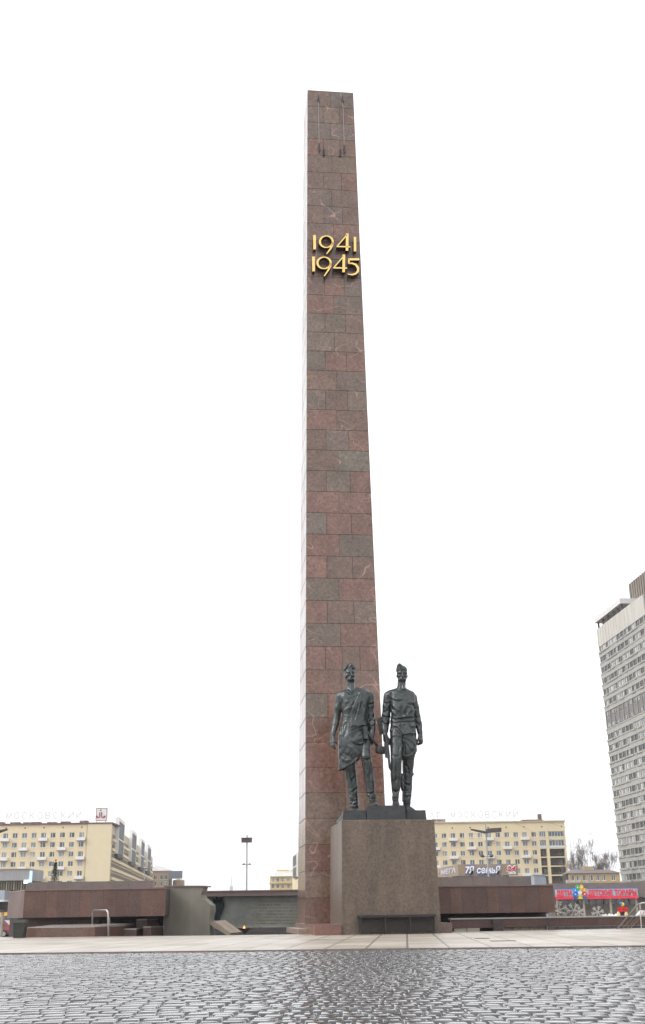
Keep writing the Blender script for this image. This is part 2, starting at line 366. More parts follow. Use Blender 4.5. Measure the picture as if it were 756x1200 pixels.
# ================================================================ the shaft
TH = .1097; OX, OY, OZ, HA, HB, OH = .6916, 57.4692, EYE-.5335, 2.0004, 1.4117, 48.
def opt(sx, sy, n, inset=0.):
    t = 1-n/40; c = HA+(HB-HA)*t-inset; x, y = sx*c, sy*c
    return vec(OX+x*math.cos(TH)-y*math.sin(TH), OY+x*math.sin(TH)+y*math.cos(TH), OZ+OH*t)
RED, BRN, GRY, DRK, TAN, GRN = (.178, .101, .078), (.162, .104, .081), (.150, .109, .088), (.138, .086, .070), (.176, .119, .088), (.142, .112, .090)
FRONT = ['BG', 'GTB', 'GG', 'RBR', 'BT', 'BBR', 'GB', 'BGB', 'BR', 'BBB', 'BD', 'BRG', 'RG', 'GGB', 'GB', 'GRR', 'BG', 'GBG', 'RB', 'BGR', 'BN', 'BGR', 'RR', 'NRR', 'RG', 'RBB', 'GR', 'RBG', 'GR', 'RRBR', 'RB', 'GRR', 'RR', 'RR', 'RR', 'TT', 'TT', 'RT', 'TT', 'RR']
CODE = dict(R=RED, B=BRN, G=GRY, D=DRK, T=TAN, N=GRN)
GR_O = granite('shaft_granite', .17, speck=.5, rvar=.05, speck_scale=7.)
def shaft():
    root = thing('obelisk', (OX, OY, OZ), 'tall tapering red granite obelisk with gilded dates near its top', 'obelisk')
    mb = MB(); ins = .03
    mb.frustum([opt(-1, -1, 40, ins), opt(1, -1, 40, ins), opt(1, 1, 40, ins), opt(-1, 1, 40, ins)], [opt(-1, -1, 0, ins), opt(1, -1, 0, ins), opt(1, 1, 0, ins), opt(-1, 1, 0, ins)], (.05, .04, .035))
    corners = [(-1, -1), (1, -1), (1, 1), (-1, 1)]
    for f in range(4):
        A, B = corners[f], corners[(f+1) % 4]
        for n in range(40):
            if f == 0:
                pat = FRONT[n]; k = len(pat)
                js = {2: [0, .49+.02*RNG.uniform(-1, 1), 1], 3: [0, .285+.05*(1-n/40), .68, 1], 4: [0, .27, .5, .745, 1]}[k]
            else:
                js = [0, .5, 1] if n % 2 else [0, .3, .7, 1]; pat = ''.join(random.choice('RBGBT') for _ in js[1:])
            for i in range(len(js)-1):
                c = np.array(CODE[pat[i]])*RNG.uniform(.9, 1.1)*(1+RNG.uniform(-.02, .02, 3))
                def q(u, t, dep):
                    n0 = opt(*A, t); n1 = opt(*B, t); m0 = opt(*A, t, dep); m1 = opt(*B, t, dep)
                    return (m0+(m1-m0)*u) if dep else (n0+(n1-n0)*u)
                g = .011 if f == 0 else .022; W = 2*(HA+(HB-HA)*(1-n/40)); gu = g/W; gt = g/1.2
                u0, u1 = js[i]+(gu if i else 0), js[i+1]-(gu if i < len(js)-2 else 0); t0, t1 = n+gt, n+1-gt
                o = [q(u0, t1, 0), q(u1, t1, 0), q(u1, t0, 0), q(u0, t0, 0)]; d = [q(u0, t1, ins+.005), q(u1, t1, ins+.005), q(u1, t0, ins+.005), q(u0, t0, ins+.005)]
                mb.add(o+d, [(0, 1, 2, 3), (0, 4, 5, 1), (1, 5, 6, 2), (2, 6, 7, 3), (3, 7, 4, 0)], tuple(c))
    mb.add([opt(-1, -1, 0), opt(1, -1, 0), opt(1, 1, 0), opt(-1, 1, 0)], [(0, 1, 2, 3)], tuple(BRN))
    mb.build('shaft', GR_O, root)
    n = np.cross(opt(1, -1, 40)-opt(-1, -1, 40), opt(-1, -1, 0)-opt(-1, -1, 40)); n /= np.linalg.norm(n)      # outward, towards the camera
    p0 = opt(0, -1, 20)
    if n[1] > 0: n = -n
    # two slender flag rods high on the face
    rodm, ironm = pm('rod_steel', (.24, .20, .18), .5), pm('black_iron', (.02, .02, .02), .6)
    for a, b in (((373.1, 116), (374.2, 173)), ((401.8, 117), (403.6, 175))):
        pa, pb = onplane(*a, p0+n*.14, n), onplane(*b, p0+n*.14, n)
        r = MB().tube([pa, pb], .022).build('flag_rod', rodm, root)
        for q in (pa, pb): MB().tube([q-n*.18, q+n*.02], .04).tube([q+vec(-.02, 0, .3), q+vec(.03, 0, -.25)], .045).build('bracket', ironm, r)
    for a in ((379.4, 179.8), (398.5, 180.3)):
        q = onplane(*a, p0+n*.06, n); MB().tube([q+vec(0, 0, .3), q-vec(0, 0, .18)], .06).build('socket', ironm, root)
    # raised dates: gilded faces; bodies coloured black for the shade on their sides
    gold = pm('gilding', (.82, .56, .20), .34, .1, 4, metallic=1., bump=.1); dark = pm('numeral_side_shade', (.018, .013, .01), .5)
    Z = lambda x, y: (355+x/10.08, 262+y/10.08)
    def ring(cx, cy, rx, ry, a0, a1, n=26): return [(cx+rx*math.cos(math.radians(a0+(a1-a0)*i/n)), cy+ry*math.sin(math.radians(a0+(a1-a0)*i/n))) for i in range(n+1)]
    def nine(cx, cy, rx, ry, tail):
        pts = ring(cx, cy, rx, ry, 0, -360, 40); w = [11+13*abs(math.cos(2*math.pi*i/40))**1.4 for i in range(41)]
        t = [(cx+rx, cy), (cx+rx-4, cy+38), (cx+rx-24, cy+78), tail]
        return [(pts, w), (t, [24, 23, 19, 12])]
    D = [[([(137, 138), (139, 306)], [31, 31])], nine(277, 216, 76, 68, (280, 360)),
         [([(527, 128), (405, 268)], [13, 13]), ([(398, 272), (560, 277)], [15, 15]), ([(524, 118), (521, 322)], [31, 31])], [([(615, 160), (616, 330)], [29, 29])],
         [([(124, 392), (127, 566)], [31, 31])], nine(250, 466, 78, 68, (252, 622)),
         [([(486, 382), (367, 520)], [13, 13]), ([(358, 524), (522, 528)], [15, 15]), ([(484, 368), (481, 576)], [31, 31])],
         [([(538, 424), (666, 424)], [24, 24]), ([(545, 414), (543, 478)], [20, 20]), ([(536, 474), (580, 470), (625, 487), (652, 525), (650, 565), (622, 594), (580, 606), (530, 598)], [12, 18, 24, 27, 26, 22, 17, 10])]]
    for strokes in D:
        body, face = MB(), MB()
        for pts, w in strokes:
            pts = [np.array(p, float) for p in pts]; Lf, Rt = [], []
            for i, p in enumerate(pts):
                t = pts[min(i+1, len(pts)-1)]-pts[max(i-1, 0)]; t /= np.linalg.norm(t); nn = np.array([-t[1], t[0]])
                Lf.append(p+nn*w[i]/2); Rt.append(p-nn*w[i]/2)
            pl = lambda q, d: onplane(*Z(*q), p0+n*.36, n)+n*(d-.36)
            for i in range(len(pts)-1):
                fr = [Lf[i], Lf[i+1], Rt[i+1], Rt[i]]
                body.frustum([pl(q, .06) for q in fr], [pl(q, .35) for q in fr]); face.frustum([pl(q, .352) for q in fr], [pl(q, .38) for q in fr])
        b = body.build('numeral', dark, root); face.build('gilded_face', gold, b)
    return n
shaft()
# ---------------------------------------------------------------- pedestal, its step, the flower stand
ped_a = G(403.0, 1095.6); PE = .118
def pedloc(u, v): return vec(ped_a[0]+u*math.cos(PE)-v*math.sin(PE), ped_a[1]+u*math.sin(PE)+v*math.cos(PE))
PED_TOP = P(400.3, 960.8, ped_a[1])[2]; PW, PD = 4.0, 4.0
GR_P = granite('pedestal_granite', .38, veins=False, speck=.5, base=(.106, .076, .055), speck_scale=9., stretch=(1.6, 1.6, .35), var=.3)
GR_S = granite('step_granite', .36, veins=False, speck=.35, rvar=.1)
def pedestal():
    def ring(o, z): return [(*pedloc(-o, -o), z), (*pedloc(PW+o, -o), z), (*pedloc(PW+o, PD+o), z), (*pedloc(-o, PD+o), z)]
    mb = MB(); rings = [ring(.075, 0), ring(.0, PED_TOP-.02), ring(-.02, PED_TOP)]
    for a, b in zip(rings[:-1], rings[1:]): mb.frustum(a, b)
    tag(mb.build('pedestal', GR_P), 'square brown granite block pedestal carrying the two bronze figures', 'pedestal')
    def pt(u, v): return pedloc(u, v)
    root = thing('granite_step', (*pt(0, 1), 0), 'low red granite step round the foot of the obelisk', 'step')
    fl = G(366, 1084.3, .40); L0 = pedloc(-.98, .42)
    top = .40; xs = [-1.0, .0]; 
    a = pedloc(-1.25, -.05+.5); 
    plan = lambda u0, u1, v0, v1: [pedloc(u0, v0), pedloc(u1, v0), pedloc(u1, v1), pedloc(u0, v1)]
    OFF = .28
    def seg(name, u0, u1, v0, v1, z0, z1, tints):
        mb = MB(); n = len(tints)
        for i, t in enumerate(tints):
            a0, a1 = u0+(u1-u0)*i/n, u0+(u1-u0)*(i+1)/n
            mb.slab(plan(a0+(.006 if i else 0), a1, v0, v1), z0, z1, t)
        return mb.build(name, GR_S, root)
    V0 = -1.15
    seg('front_block', -1.22, -.1, V0+1.0, 3.0, .0, .40, [(.17, .085, .066)])
    seg('side_block', -1.22, -.1, 3.012, 9.0, .0, .40, [(.16, .10, .085)])
    seg('side_block', PW+.1, PW+.75, V0+2.0, 9.0, .0, .40, [(.16, .105, .085)])
    seg('back_block', -.1+.006, PW+.1-.006, PD+.3, 9.0, .0, .398, [(.15, .1, .08), (.16, .09, .075)])
    # rough lower course showing behind the left end
    mb = MB(); mb.slab(plan(-1.62, -1.226, 2.6, 9.0), 0, .22, (.25, .18, .145)); mb.build('rough_block', GR_S, root)
    # dark metal stand
    root = thing('flower_stand', (*pedloc(2, -.3), 0), 'low dark metal rack standing against the foot of the pedestal', 'rack')
    m = pm('rack_metal', (.028, .026, .028), .45, metallic=.4)
    def seg3(mb, u0, u1, v0, v1, z0, z1): mb.slab(plan(u0, u1, v0, v1), z0, z1)
    u0, u1 = .62, 3.74
    mb = MB(); seg3(mb, u0-.05, u1+.05, -.52, -.08, .655, .75); mb.build('top_shelf', m, root)
    for i in range(4):
        u = u0+(u1-u0)*i/3; w = .09 if i in (0, 3) else .055
        mb = MB(); seg3(mb, u-w/2 if i else u, u+w/2 if i < 3 else u, -.50, -.40, 0, .654); mb.build('leg', m, root)
    mb = MB(); seg3(mb, u0, u1, -.20, -.085, .08, .653); mb.build('back_panel', pm('rack_back', (.03, .024, .021), .7), root)
pedestal()

# ================================================================ bronze group
BRZ = pm('bronze', (.066, .073, .073), .36, .45, 3.2, metallic=.85, spec=.45, bump=.4, bscale=14, rvar=.14)
BRZ_D = pm('bronze_dark', (.034, .037, .038), .5, .35, 4, metallic=.3, spec=.5, bump=.3, bscale=16, rvar=.1)
FY = float(pedloc(2, 1.75)[1])                  # depth plane the figures stand on
US = 1/131.                                     # sculptor's unit in metres
def S(zx, zy, dy=0.): return P(370+zx/5.04, 760+zy/5.04, FY+dy)
def sx(zx, zy): return S(zx, zy)[0]
def sz(zx, zy): return S(zx, zy)[2]
class Fig(SDF):
    def __init__(s, b, vox=.022):               # b: zx0, zx1, zy0, zy1, dy0, dy1
        a, c = S(b[0], b[3]), S(b[1], b[2]); super().__init__((min(a[0], S(b[0], b[2])[0]), FY+b[4], a[2]), (max(c[0], S(b[1], b[3])[0]), FY+b[5], c[2]), vox)
    def c(s, x0, y0, r0, x1, y1, r1, d0=0., d1=0., k=.06, op='add', flat=1.): s.cone(S(x0, y0, d0), S(x1, y1, d1), r0*US, r1*US, k, op, flat)
    def e(s, x, y, rx, ry, dy, ry3, k=.05, op='add', rot=0.): s.ell(S(x, y, dy), (rx*US, ry3, ry*US), k, op, rot)
    def col(s, rows, k=.06, e=2.4, hem=None, op='add', edge=None):
        R = [(S((l+r)/2, y, d)[2], S(l, y, d)[0], S(r, y, d)[0], FY+d, h) for y, l, r, d, h in rows]
        cz = None
        if hem: cz = ([sx(*q) for q in hem], [sz(*q) for q in hem])
        cx = ([sz(*q) for q in edge], [sx(*q) for q in edge]) if edge else None
        s.column(R, k, op, e, cz, cx)
    def f(s, pts, r, k=.04, op='add', off=0.):
        if op == 'sub': r *= .78; off -= .42*r*US; k = max(k, .05)
        else: off += .30*r*US
        s.fold([(sx(*q), sz(*q)) for q in pts], r*US, k, op, off)
    def path(s, pts, k=.04):                    # pts: (zx, zy, r, dy)
        for a, b in zip(pts[:-1], pts[1:]): s.c(a[0], a[1], a[2], b[0], b[1], b[2], a[3], b[3], k)
    def hand(s, wrist, d, side, palm, L, curl):
        """wrist point, finger direction, thumb side and palm normal as unit vectors; five separate fingers"""
        w = np.array(wrist, float); d, side, palm = [np.array(v, float)/np.linalg.norm(v) for v in (d, side, palm)]
        kn = []
        for i, (o, l) in enumerate(((.19, .47), (.065, .52), (-.06, .48), (-.18, .38))):
            b = w+d*L*.08+side*o*.55*L; k0 = w+d*L*(.50-.02*abs(i-1))+side*o*L; s.cone(b, k0, .10*L, .078*L, .04); kn.append((k0, l))
        for i, (k0, l) in enumerate(kn):
            ang = curl[i] if hasattr(curl, '__len__') else curl; a = .35*ang; p = k0
            for j, fr in enumerate((.44, .32, .24)):
                q = p+(d*math.cos(a)+palm*math.sin(a))*l*L*fr; s.cone(p, q, .066*L*(1-.1*j), .060*L*(1-.12*j), .006); p = q; a += ang*.8
        t0 = w+d*L*.10+side*.15*L; t1 = t0+(d*.9+side*.28+palm*.3)*L*.24; t2 = t1+(d*.85+side*.1+palm*.45)*L*.19; t3 = t2+(d*.8-side*.25+palm*.5)*L*.15
        s.cone(t0, t1, .085*L, .075*L, .03); s.cone(t1, t2, .07*L, .065*L, .012); s.cone(t2, t3, .063*L, .05*L, .012)
def plinth():
    root = thing('plinth', S(300, 1000), 'dark bronze plinth of three blocks under the two figures', 'plinth')
    y0, y1 = FY-1.45, FY+1.7
    def blk(name, x0, x1, top, yb=1010, dy0=0., dy1=0., cham=0):
        a = P(x0, 960.5, y0+dy0); b = P(x1, 960.5, y0+dy0); zt = P((x0+x1)/2, top, y0+dy0)[2]; zb = PED_TOP-.01
        plan = [(a[0], y0+dy0), (b[0], y0+dy0), (b[0], y1+dy1), (a[0], y1+dy1)]
        in_ = .03; top_ = [(a[0]+in_, y0+dy0+in_), (b[0]-in_, y0+dy0+in_), (b[0]-in_, y1+dy1), (a[0]+in_, y1+dy1)]
        mb = MB(); mb.frustum([(*p, zt) for p in top_], [(*p, zb) for p in plan]); return mb.build(name, BRZ_D, root), zt
    _, zl = blk('left_block', 402.6, 429.5, 949.6); _, zm = blk('middle_block', 429.8, 476, 943.8, dy0=-.12); _, zr = blk('right_block', 476.3, 500, 949.4, dy0=.02)
    # bevelled wedge at the left end
    a = P(402.4, 960.5, y0); b = P(392.5, 960.5, y0+1.4)
    mb = MB(); mb.frustum([(a[0]-.004, y0+.05, zl), (a[0]-.004, y1, zl), (b[0]+.25, y1, zl-.12), (b[0]+.25, y0+1.3, zl-.12)], [(a[0]-.004, y0+.01, PED_TOP-.012), (a[0]-.004, y1, PED_TOP-.012), (b[0], y1, PED_TOP-.012), (b[0], y0+1.2, PED_TOP-.012)]); mb.build('end_wedge', BRZ, root)
    globals().update(ZL=zl, ZM=zm, ZR=zr)
    a = P(476.3, 944, y0+.4); mb = MB(); mb.frustum([(a[0]+.006, y0+.35, zm-.03), (a[0]+.2, y0+.35, zm-.03), (a[0]+.2, y1, zm-.03), (a[0]+.006, y1, zm-.03)], [(a[0]+.006, y0+.3, zr+.003), (a[0]+.42, y0+.3, zr+.003), (a[0]+.42, y1, zr+.003), (a[0]+.006, y1, zr+.003)]); mb.build('raised_wedge', BRZ_D, root)
plinth()

def face(s, cx, cy, w, eyes, nose, mouth, fy, browr=2.8):
    """brow, sockets, eyeballs, nose, lips and chin cut into a head; fy = depth of the face plane"""
    (ex0, ey0), (ex1, ey1) = eyes
    for ex, ey in eyes: s.e(ex, ey+.5, 9.0, 5.8, fy-.005, .085, .035, 'sub')
    for ex, ey in eyes: s.e(ex, ey+2, 5.6, 3.6, fy+.075, .055, .012)
    s.c(ex0-11, ey0-6, browr, ex0+9, ey0-7, browr+1, fy+.05, fy-.01, .03); s.c(ex1-8, ey1-7, browr+1, ex1+10, ey1-6, browr, fy-.01, fy+.06, .03)
    (nx0, ny0), (nx1, ny1) = nose
    s.c(nx0, ny0-3, 4.2, nx1, ny1-1, 5.6, fy+.0, fy-.10, .03); s.e(nx1, ny1, 7.5, 3.6, fy-.03, .06, .03)
    (mx0, my), (mx1, _) = mouth
    s.c(mx0+3, my-2.6, 2.4, mx1-3, my-2.6, 2.4, fy+.01, fy+.01, .04); s.c(mx0+4, my+3.6, 3.4, mx1-4, my+3.6, 3.4, fy-.0, fy-.0, .03)
    s.c(mx0+1, my+.3, 1.0, mx1-1, my+.3, 1.0, fy-.025, fy-.025, .015, 'sub')
def boots(root, spec):
    for cx, d, lx, tx, zn, ay in spec:
        z0 = globals()[zn]; x = sx(cx, 920); X0 = x+tx*US; y = FY+d; l = lx*US; top = S(cx, ay, d)[2]; xt = S(cx, ay, d)[0]
        b = SDF((x-.6, y-1., z0-.03), (x+.6, y+.6, top+.3), .02)
        b.ell((x, y-.05, z0+.10), (l, .38, .14), .05); b.ell((X0, y-.40, z0+.07), (l-.02, .32, .11), .08); b.cone((xt, y+.04, top), (x, y+.02, z0+.16), l*.84, l*.86, .06); b.cone((xt, y+.04, top+.02), (xt, y+.04, top+.1), l*.9, l*.92, .02)
        b.ell((x+.3*(X0-x), y-.2, z0-.16), (.5, .9, .165), .0, 'sub')
        for q in (.28, .40): b.fold([(x-.13, z0+q), (x, z0+q-.03), (x+.13, z0+q)], .022, .03, 'sub')
        b.fold([(X0-.1, z0+.15), (X0, z0+.17), (X0+.1, z0+.15)], .02, .03, 'sub'); b.mesh('boot', BRZ_D, root, .002)
def worker():
    root = thing('statue', S(220, 955), 'bronze worker statue, bareheaded, wearing a long apron and gripping a hammer', 'statue', 'bronze figures of the monument')
    s = Fig((70, 385, 80, 975, -1.35, 1.25))
    # trunk under jacket and overalls
    s.col([(238, 190, 245, .02, .16), (250, 160, 290, .02, .24), (264, 134, 318, .0, .33), (285, 138, 322, -.02, .38), (320, 148, 312, -.05, .43), (360, 156, 304, -.05, .43), (400, 158, 300, -.03, .40), (440, 150, 306, -.02, .40), (500, 138, 312, -.02, .42), (560, 150, 312, -.0, .40), (600, 160, 310, 0, .36)], .08)
    s.c(208, 180, 22, 206, 250, 27, .0, .03, .07); s.c(206, 246, 20, 156, 276, 20, .04, .03, .05); s.c(208, 244, 20, 292, 262, 24, .04, .03, .05)                                   # neck
    s.c(196, 190, 8, 214, 246, 7, -.1, -.22, .04); s.c(220, 190, 7, 222, 246, 7, -.08, -.2, .04)
    # head, turned slightly to one side
    s.e(198, 130, 32, 33, .02, .31, .03); s.e(202, 146, 32, 40, -.08, .24, .05); s.e(209, 181, 21, 16, -.15, .19, .06)
    s.c(180, 166, 9, 198, 188, 10, -.02, -.12, .06); s.c(228, 166, 7, 219, 188, 9, -.05, -.15, .06)
    s.e(186, 160, 8, 8, -.19, .09, .05); s.e(226, 161, 6, 7, -.2, .08, .05)            # cheekbones
    s.e(171, 156, 4, 10, .04, .08, .02)  # ear
    face(s, 207, 150, 30, ((193, 144), (221, 144)), ((210, 142), (213, 160)), ((201, 175), (222, 175)), -.325)
    # right arm, bare, hanging
    s.c(143, 288, 27, 133, 352, 23, .03, .06, .07); s.c(133, 345, 24, 127, 405, 20, .06, .1, .06); s.c(128, 400, 20, 117, 445, 20.5, .1, .02, .06); s.c(117, 445, 20, 103, 505, 12.5, .02, -.12, .06); s.c(103, 500, 12.5, 101, 522, 12, -.12, -.16, .05)
    s.e(128, 395, 17, 14, .2, .1, .05)
    s.hand(S(101, 516, -.15), (-.12, -.25, -1), (.45, -.9, .1), (.85, .35, -.1), .66, (.42, .5, .58, .62))
    # left arm, sleeve to above the elbow, folds down the forearm
    s.c(318, 280, 27, 322, 335, 25, .03, .05, .07); s.c(322, 330, 22, 323, 395, 23, .05, .1, .05); s.c(323, 395, 25, 330, 440, 23, .1, -.02, .06); s.c(330, 440, 23, 334, 505, 17, -.02, -.2, .06); s.c(334, 500, 15, 333, 520, 13, -.2, -.25, .05)
    s.hand(S(331, 512, -.25), (-.12, -.25, -1), (-.75, -.65, .1), (-.55, .5, -.2), .62, (1.0, 1.08, 1.12, 1.2))
    # legs in heavy trousers
    s.col([(560, 168, 250, .2, .32), (620, 165, 245, .28, .32), (690, 167, 238, .34, .30), (730, 173, 240, .38, .29), (780, 182, 247, .42, .28), (830, 190, 250, .45, .26), (880, 197, 252, .45, .25), (915, 200, 254, .44, .24), (938, 203, 256, .42, .24)], .06)
    s.col([(520, 255, 326, -.05, .36), (570, 262, 326, -.22, .34), (620, 266, 326, -.36, .31), (645, 268, 327, -.40, .30), (680, 274, 332, -.38, .29), (720, 281, 341, -.34, .29), (770, 288, 346, -.30, .28), (815, 296, 348, -.28, .25), (845, 301, 346, -.28, .22), (872, 305, 345, -.28, .2)], .07)
    s.e(296, 634, 27, 26, -.58, .16, .06)
    # jacket: lapel, hem of the sleeve, pockets and creases
    s.f([(262, 248), (252, 285), (238, 320), (222, 352), (210, 385), (205, 425)], 6, .03); s.f([(252, 262), (243, 296), (228, 328), (212, 362), (201, 392)], 5, .03, 'sub', -.01)
    s.f([(250, 240), (275, 248), (292, 262)], 7, .03); s.f([(262, 252), (280, 262)], 4, .02, 'sub', -.01)
    s.f([(178, 248), (200, 266), (222, 268), (246, 250)], 5, .03); s.f([(184, 262), (204, 276), (226, 274)], 4, .03, 'sub'); s.f([(172, 250), (168, 285), (176, 318)], 5, .03)
    s.f([(300, 285), (299, 330), (300, 380), (298, 430), (302, 470)], 7, .03, 'sub'); s.f([(155, 300), (158, 345), (160, 390)], 4, .03, 'sub')
    s.f([(180, 330), (190, 322), (212, 320), (216, 345), (214, 362)], 4, .03); 
    s.f([(160, 402), (180, 404), (206, 408)], 5, .02); s.f([(160, 390), (170, 374), (190, 362), (212, 356)], 4, .03)
    s.f([(305, 312), (322, 322), (343, 315)], 8, .02); s.f([(306, 330), (324, 336), (340, 330)], 6, .02, 'sub', -.02); s.f([(170, 290), (185, 300), (205, 296)], 5, .04)
    s.f([(250, 300), (268, 306), (285, 300)], 4, .03); 
    s.f([(304, 405), (322, 398), (342, 382)], 6, .03); s.f([(306, 428), (325, 418), (345, 400)], 6, .03, 'sub', -.01); s.f([(308, 448), (328, 432), (348, 418)], 6, .03); s.f([(312, 470), (330, 458), (348, 440)], 5, .03); s.f([(310, 478), (328, 470), (346, 456)], 5, .03, 'sub')
    for pts in (((180, 712), (196, 735), (202, 775), (212, 800)), ((238, 720), (226, 748), (206, 768)), ((244, 800), (232, 822), (206, 838)), ((194, 846), (206, 872), (226, 884)), ((252, 868), (236, 892), (212, 902)), ((232, 770), (240, 810), (238, 850))): s.f(pts, 4, .035)
    for pts in (((190, 724), (208, 742), (214, 780)), ((240, 742), (226, 764), (210, 780)), ((246, 815), (232, 836), (212, 848)), ((200, 890), (218, 902), (246, 892)), ((206, 915), (226, 924), (250, 914))): s.f(pts, 4.5, .04, 'sub')
    for pts in (((288, 668), (300, 700), (298, 740), (306, 800)), ((326, 680), (334, 730), (330, 790), (334, 838)), ((278, 600), (290, 610), (315, 602)), ((318, 690), (308, 730), (316, 780))): s.f(pts, 3.5, .035)
    s.f([(306, 690), (318, 735), (320, 800)], 5, .05, 'sub'); s.f([(300, 842), (312, 856), (342, 846)], 5, .02); s.f([(303, 858), (318, 866), (342, 858)], 4, .02, 'sub'); s.f([(284, 664), (300, 672), (318, 664)], 4, .04, 'sub'); s.f([(272, 650), (284, 690), (280, 720)], 4, .04, 'sub')
    # the open jacket lies over the overalls
    s.col([(246, 190, 300, .02, .27), (262, 150, 322, .0, .36), (285, 140, 325, -.02, .415), (320, 150, 315, -.05, .47), (360, 158, 307, -.05, .47), (400, 160, 303, -.03, .45), (436, 150, 309, -.03, .48), (478, 138, 315, -.04, .52)], .0, 2.4, [(150, 470), (205, 476), (225, 466), (250, 474), (275, 462), (310, 468)], 'add', [(262, 240), (250, 285), (236, 320), (220, 352), (208, 385), (204, 440), (210, 480)])
    s.f([(280, 270), (284, 320), (278, 380), (284, 430)], 5, .04); s.f([(262, 300), (268, 345), (258, 400)], 5, .05, 'sub'); s.f([(272, 262), (262, 320), (244, 380), (238, 440)], 5, .05); s.f([(292, 300), (290, 350), (280, 400), (276, 445)], 5, .05); s.f([(256, 330), (240, 390), (226, 430)], 4, .05, 'sub'); s.f([(246, 262), (262, 276), (256, 292)], 4, .02); s.f([(250, 280), (262, 290)], 4, .02, 'sub')
    s.mesh('body', BRZ, root, .008)
    h = Fig((150, 250, 80, 175, -.6, .6), .018)                                         # hair, swept up and over the brow
    h.e(197, 124, 36, 31, .05, .345, .02); h.e(208, 165, 40, 50, -.38, .40, .02, 'sub'); h.c(170, 122, 7, 172, 146, 4, -.02, .0, .03)
    for q in ((173, 124, 7, 186, 106, 9), (182, 112, 9, 204, 101, 9), (198, 105, 9, 218, 105, 8), (212, 104, 8, 229, 114, 7), (224, 112, 6, 231, 122, 4), (201, 106, 6, 208, 112, 4)): h.c(*q, -.20, -.25, .02)
    for q in ((178, 120, 2.5, 194, 104, 2.5), (200, 114, 2.5, 214, 102, 2.5), (190, 113, 2, 206, 106, 2), (216, 112, 2, 226, 108, 2)): h.c(*q, -.33, -.31, .01, 'sub')
    h.f([(176, 132), (184, 114), (198, 104)], 4, .02); h.f([(194, 118), (204, 106), (222, 106)], 4, .02); h.f([(186, 124), (192, 110), (206, 103)], 3, .02, 'sub'); h.f([(206, 114), (216, 108), (230, 118)], 3, .02, 'sub')
    h.mesh('hair', BRZ, root, .006)
    a = Fig((115, 335, 405, 740, -.95, .75))                                            # apron
    hem = [(100, 728), (139, 722), (160, 716), (182, 708), (210, 692), (236, 672), (255, 652), (266, 632), (284, 590), (300, 556), (326, 520)]
    a.col([(428, 152, 305, -.02, .43), (470, 140, 312, -.03, .46), (510, 134, 314, -.05, .5), (560, 132, 316, -.08, .52), (620, 132, 322, -.06, .52), (680, 134, 322, -.02, .5), (730, 136, 322, .0, .5)], 0, 2.5, hem)
    a.col([(610, 160, 300, .0, .36), (650, 156, 302, .02, .38), (738, 152, 308, .05, .38)], .02, 2.4, None, 'sub')
    a.f([(184, 527), (206, 546), (232, 566), (258, 574), (288, 562), (304, 556)], 7.5, .03); a.f([(186, 540), (206, 560), (232, 580), (260, 588), (288, 576)], 7, .03, 'sub', -.01)
    a.f([(184, 524), (215, 508), (250, 490), (285, 468), (306, 458)], 7, .03); a.f([(200, 505), (236, 484), (270, 466), (300, 446)], 8, .05, 'sub', .0)
    a.e(250, 535, 44, 20, -.56, .1, .06, 'add', .35); a.f([(205, 532), (225, 532), (248, 526)], 4, .02, 'sub', -.01)
    a.f([(152, 436), (180, 441), (206, 440)], 4, .02); a.f([(170, 440), (160, 480), (158, 530), (166, 590)], 6, .05); a.f([(185, 460), (178, 500), (170, 520)], 6, .05, 'sub'); a.f([(150, 470), (144, 540), (148, 620), (152, 690)], 5, .04, 'sub')
    a.f([(160, 620), (175, 640), (205, 650)], 5, .05, 'sub', -.02); a.f([(150, 650), (175, 670), (215, 668)], 6, .05); a.f([(190, 580), (215, 600), (240, 640)], 7, .06); a.f([(230, 595), (246, 606), (252, 620)], 4, .05, 'sub', -.02)
    a.f([(142, 716), (180, 702), (210, 686), (235, 666), (262, 630)], 4.5, .02); a.f([(205, 430), (212, 452), (208, 480)], 4, .04)
    a.mesh('apron', BRZ, root, .008)
    boots(root, ((229, .40, 28, -2, 'ZL', 940), (335, -.40, 22, 10, 'ZM', 885)))
    m = MB(); p0, p1 = S(296, 486, -.62), S(384, 600, -.30)
    ham = m.tube([p0, p0+(p1-p0)*.5, p1], [.07, .062, .06], 10).build('hammer', BRZ_D, root, True)
    MB().lathe(S(382, 612, -.3), [(.02, -.08), (.19, -.07), (.225, .0), (.235, .24), (.215, .265), (.19, .255), (.175, .2), (.02, .19)], 28, (.12, -.1, 1)).build('hammer_head', BRZ_D, ham, True)
    w = (p1-p0)/np.linalg.norm(p1-p0); e = MB(); e.frustum([p0-w*.05+vec(a, b, c) for a, b, c in ((-.09, -.08, .14), (.1, -.08, .14), (.1, .08, .14), (-.09, .08, .14))], [p0+vec(a, b, c) for a, b, c in ((-.09, -.09, -.36), (.1, -.09, -.36), (.1, .09, -.36), (-.09, .09, -.36))]); e.build('handle_block', BRZ, ham)

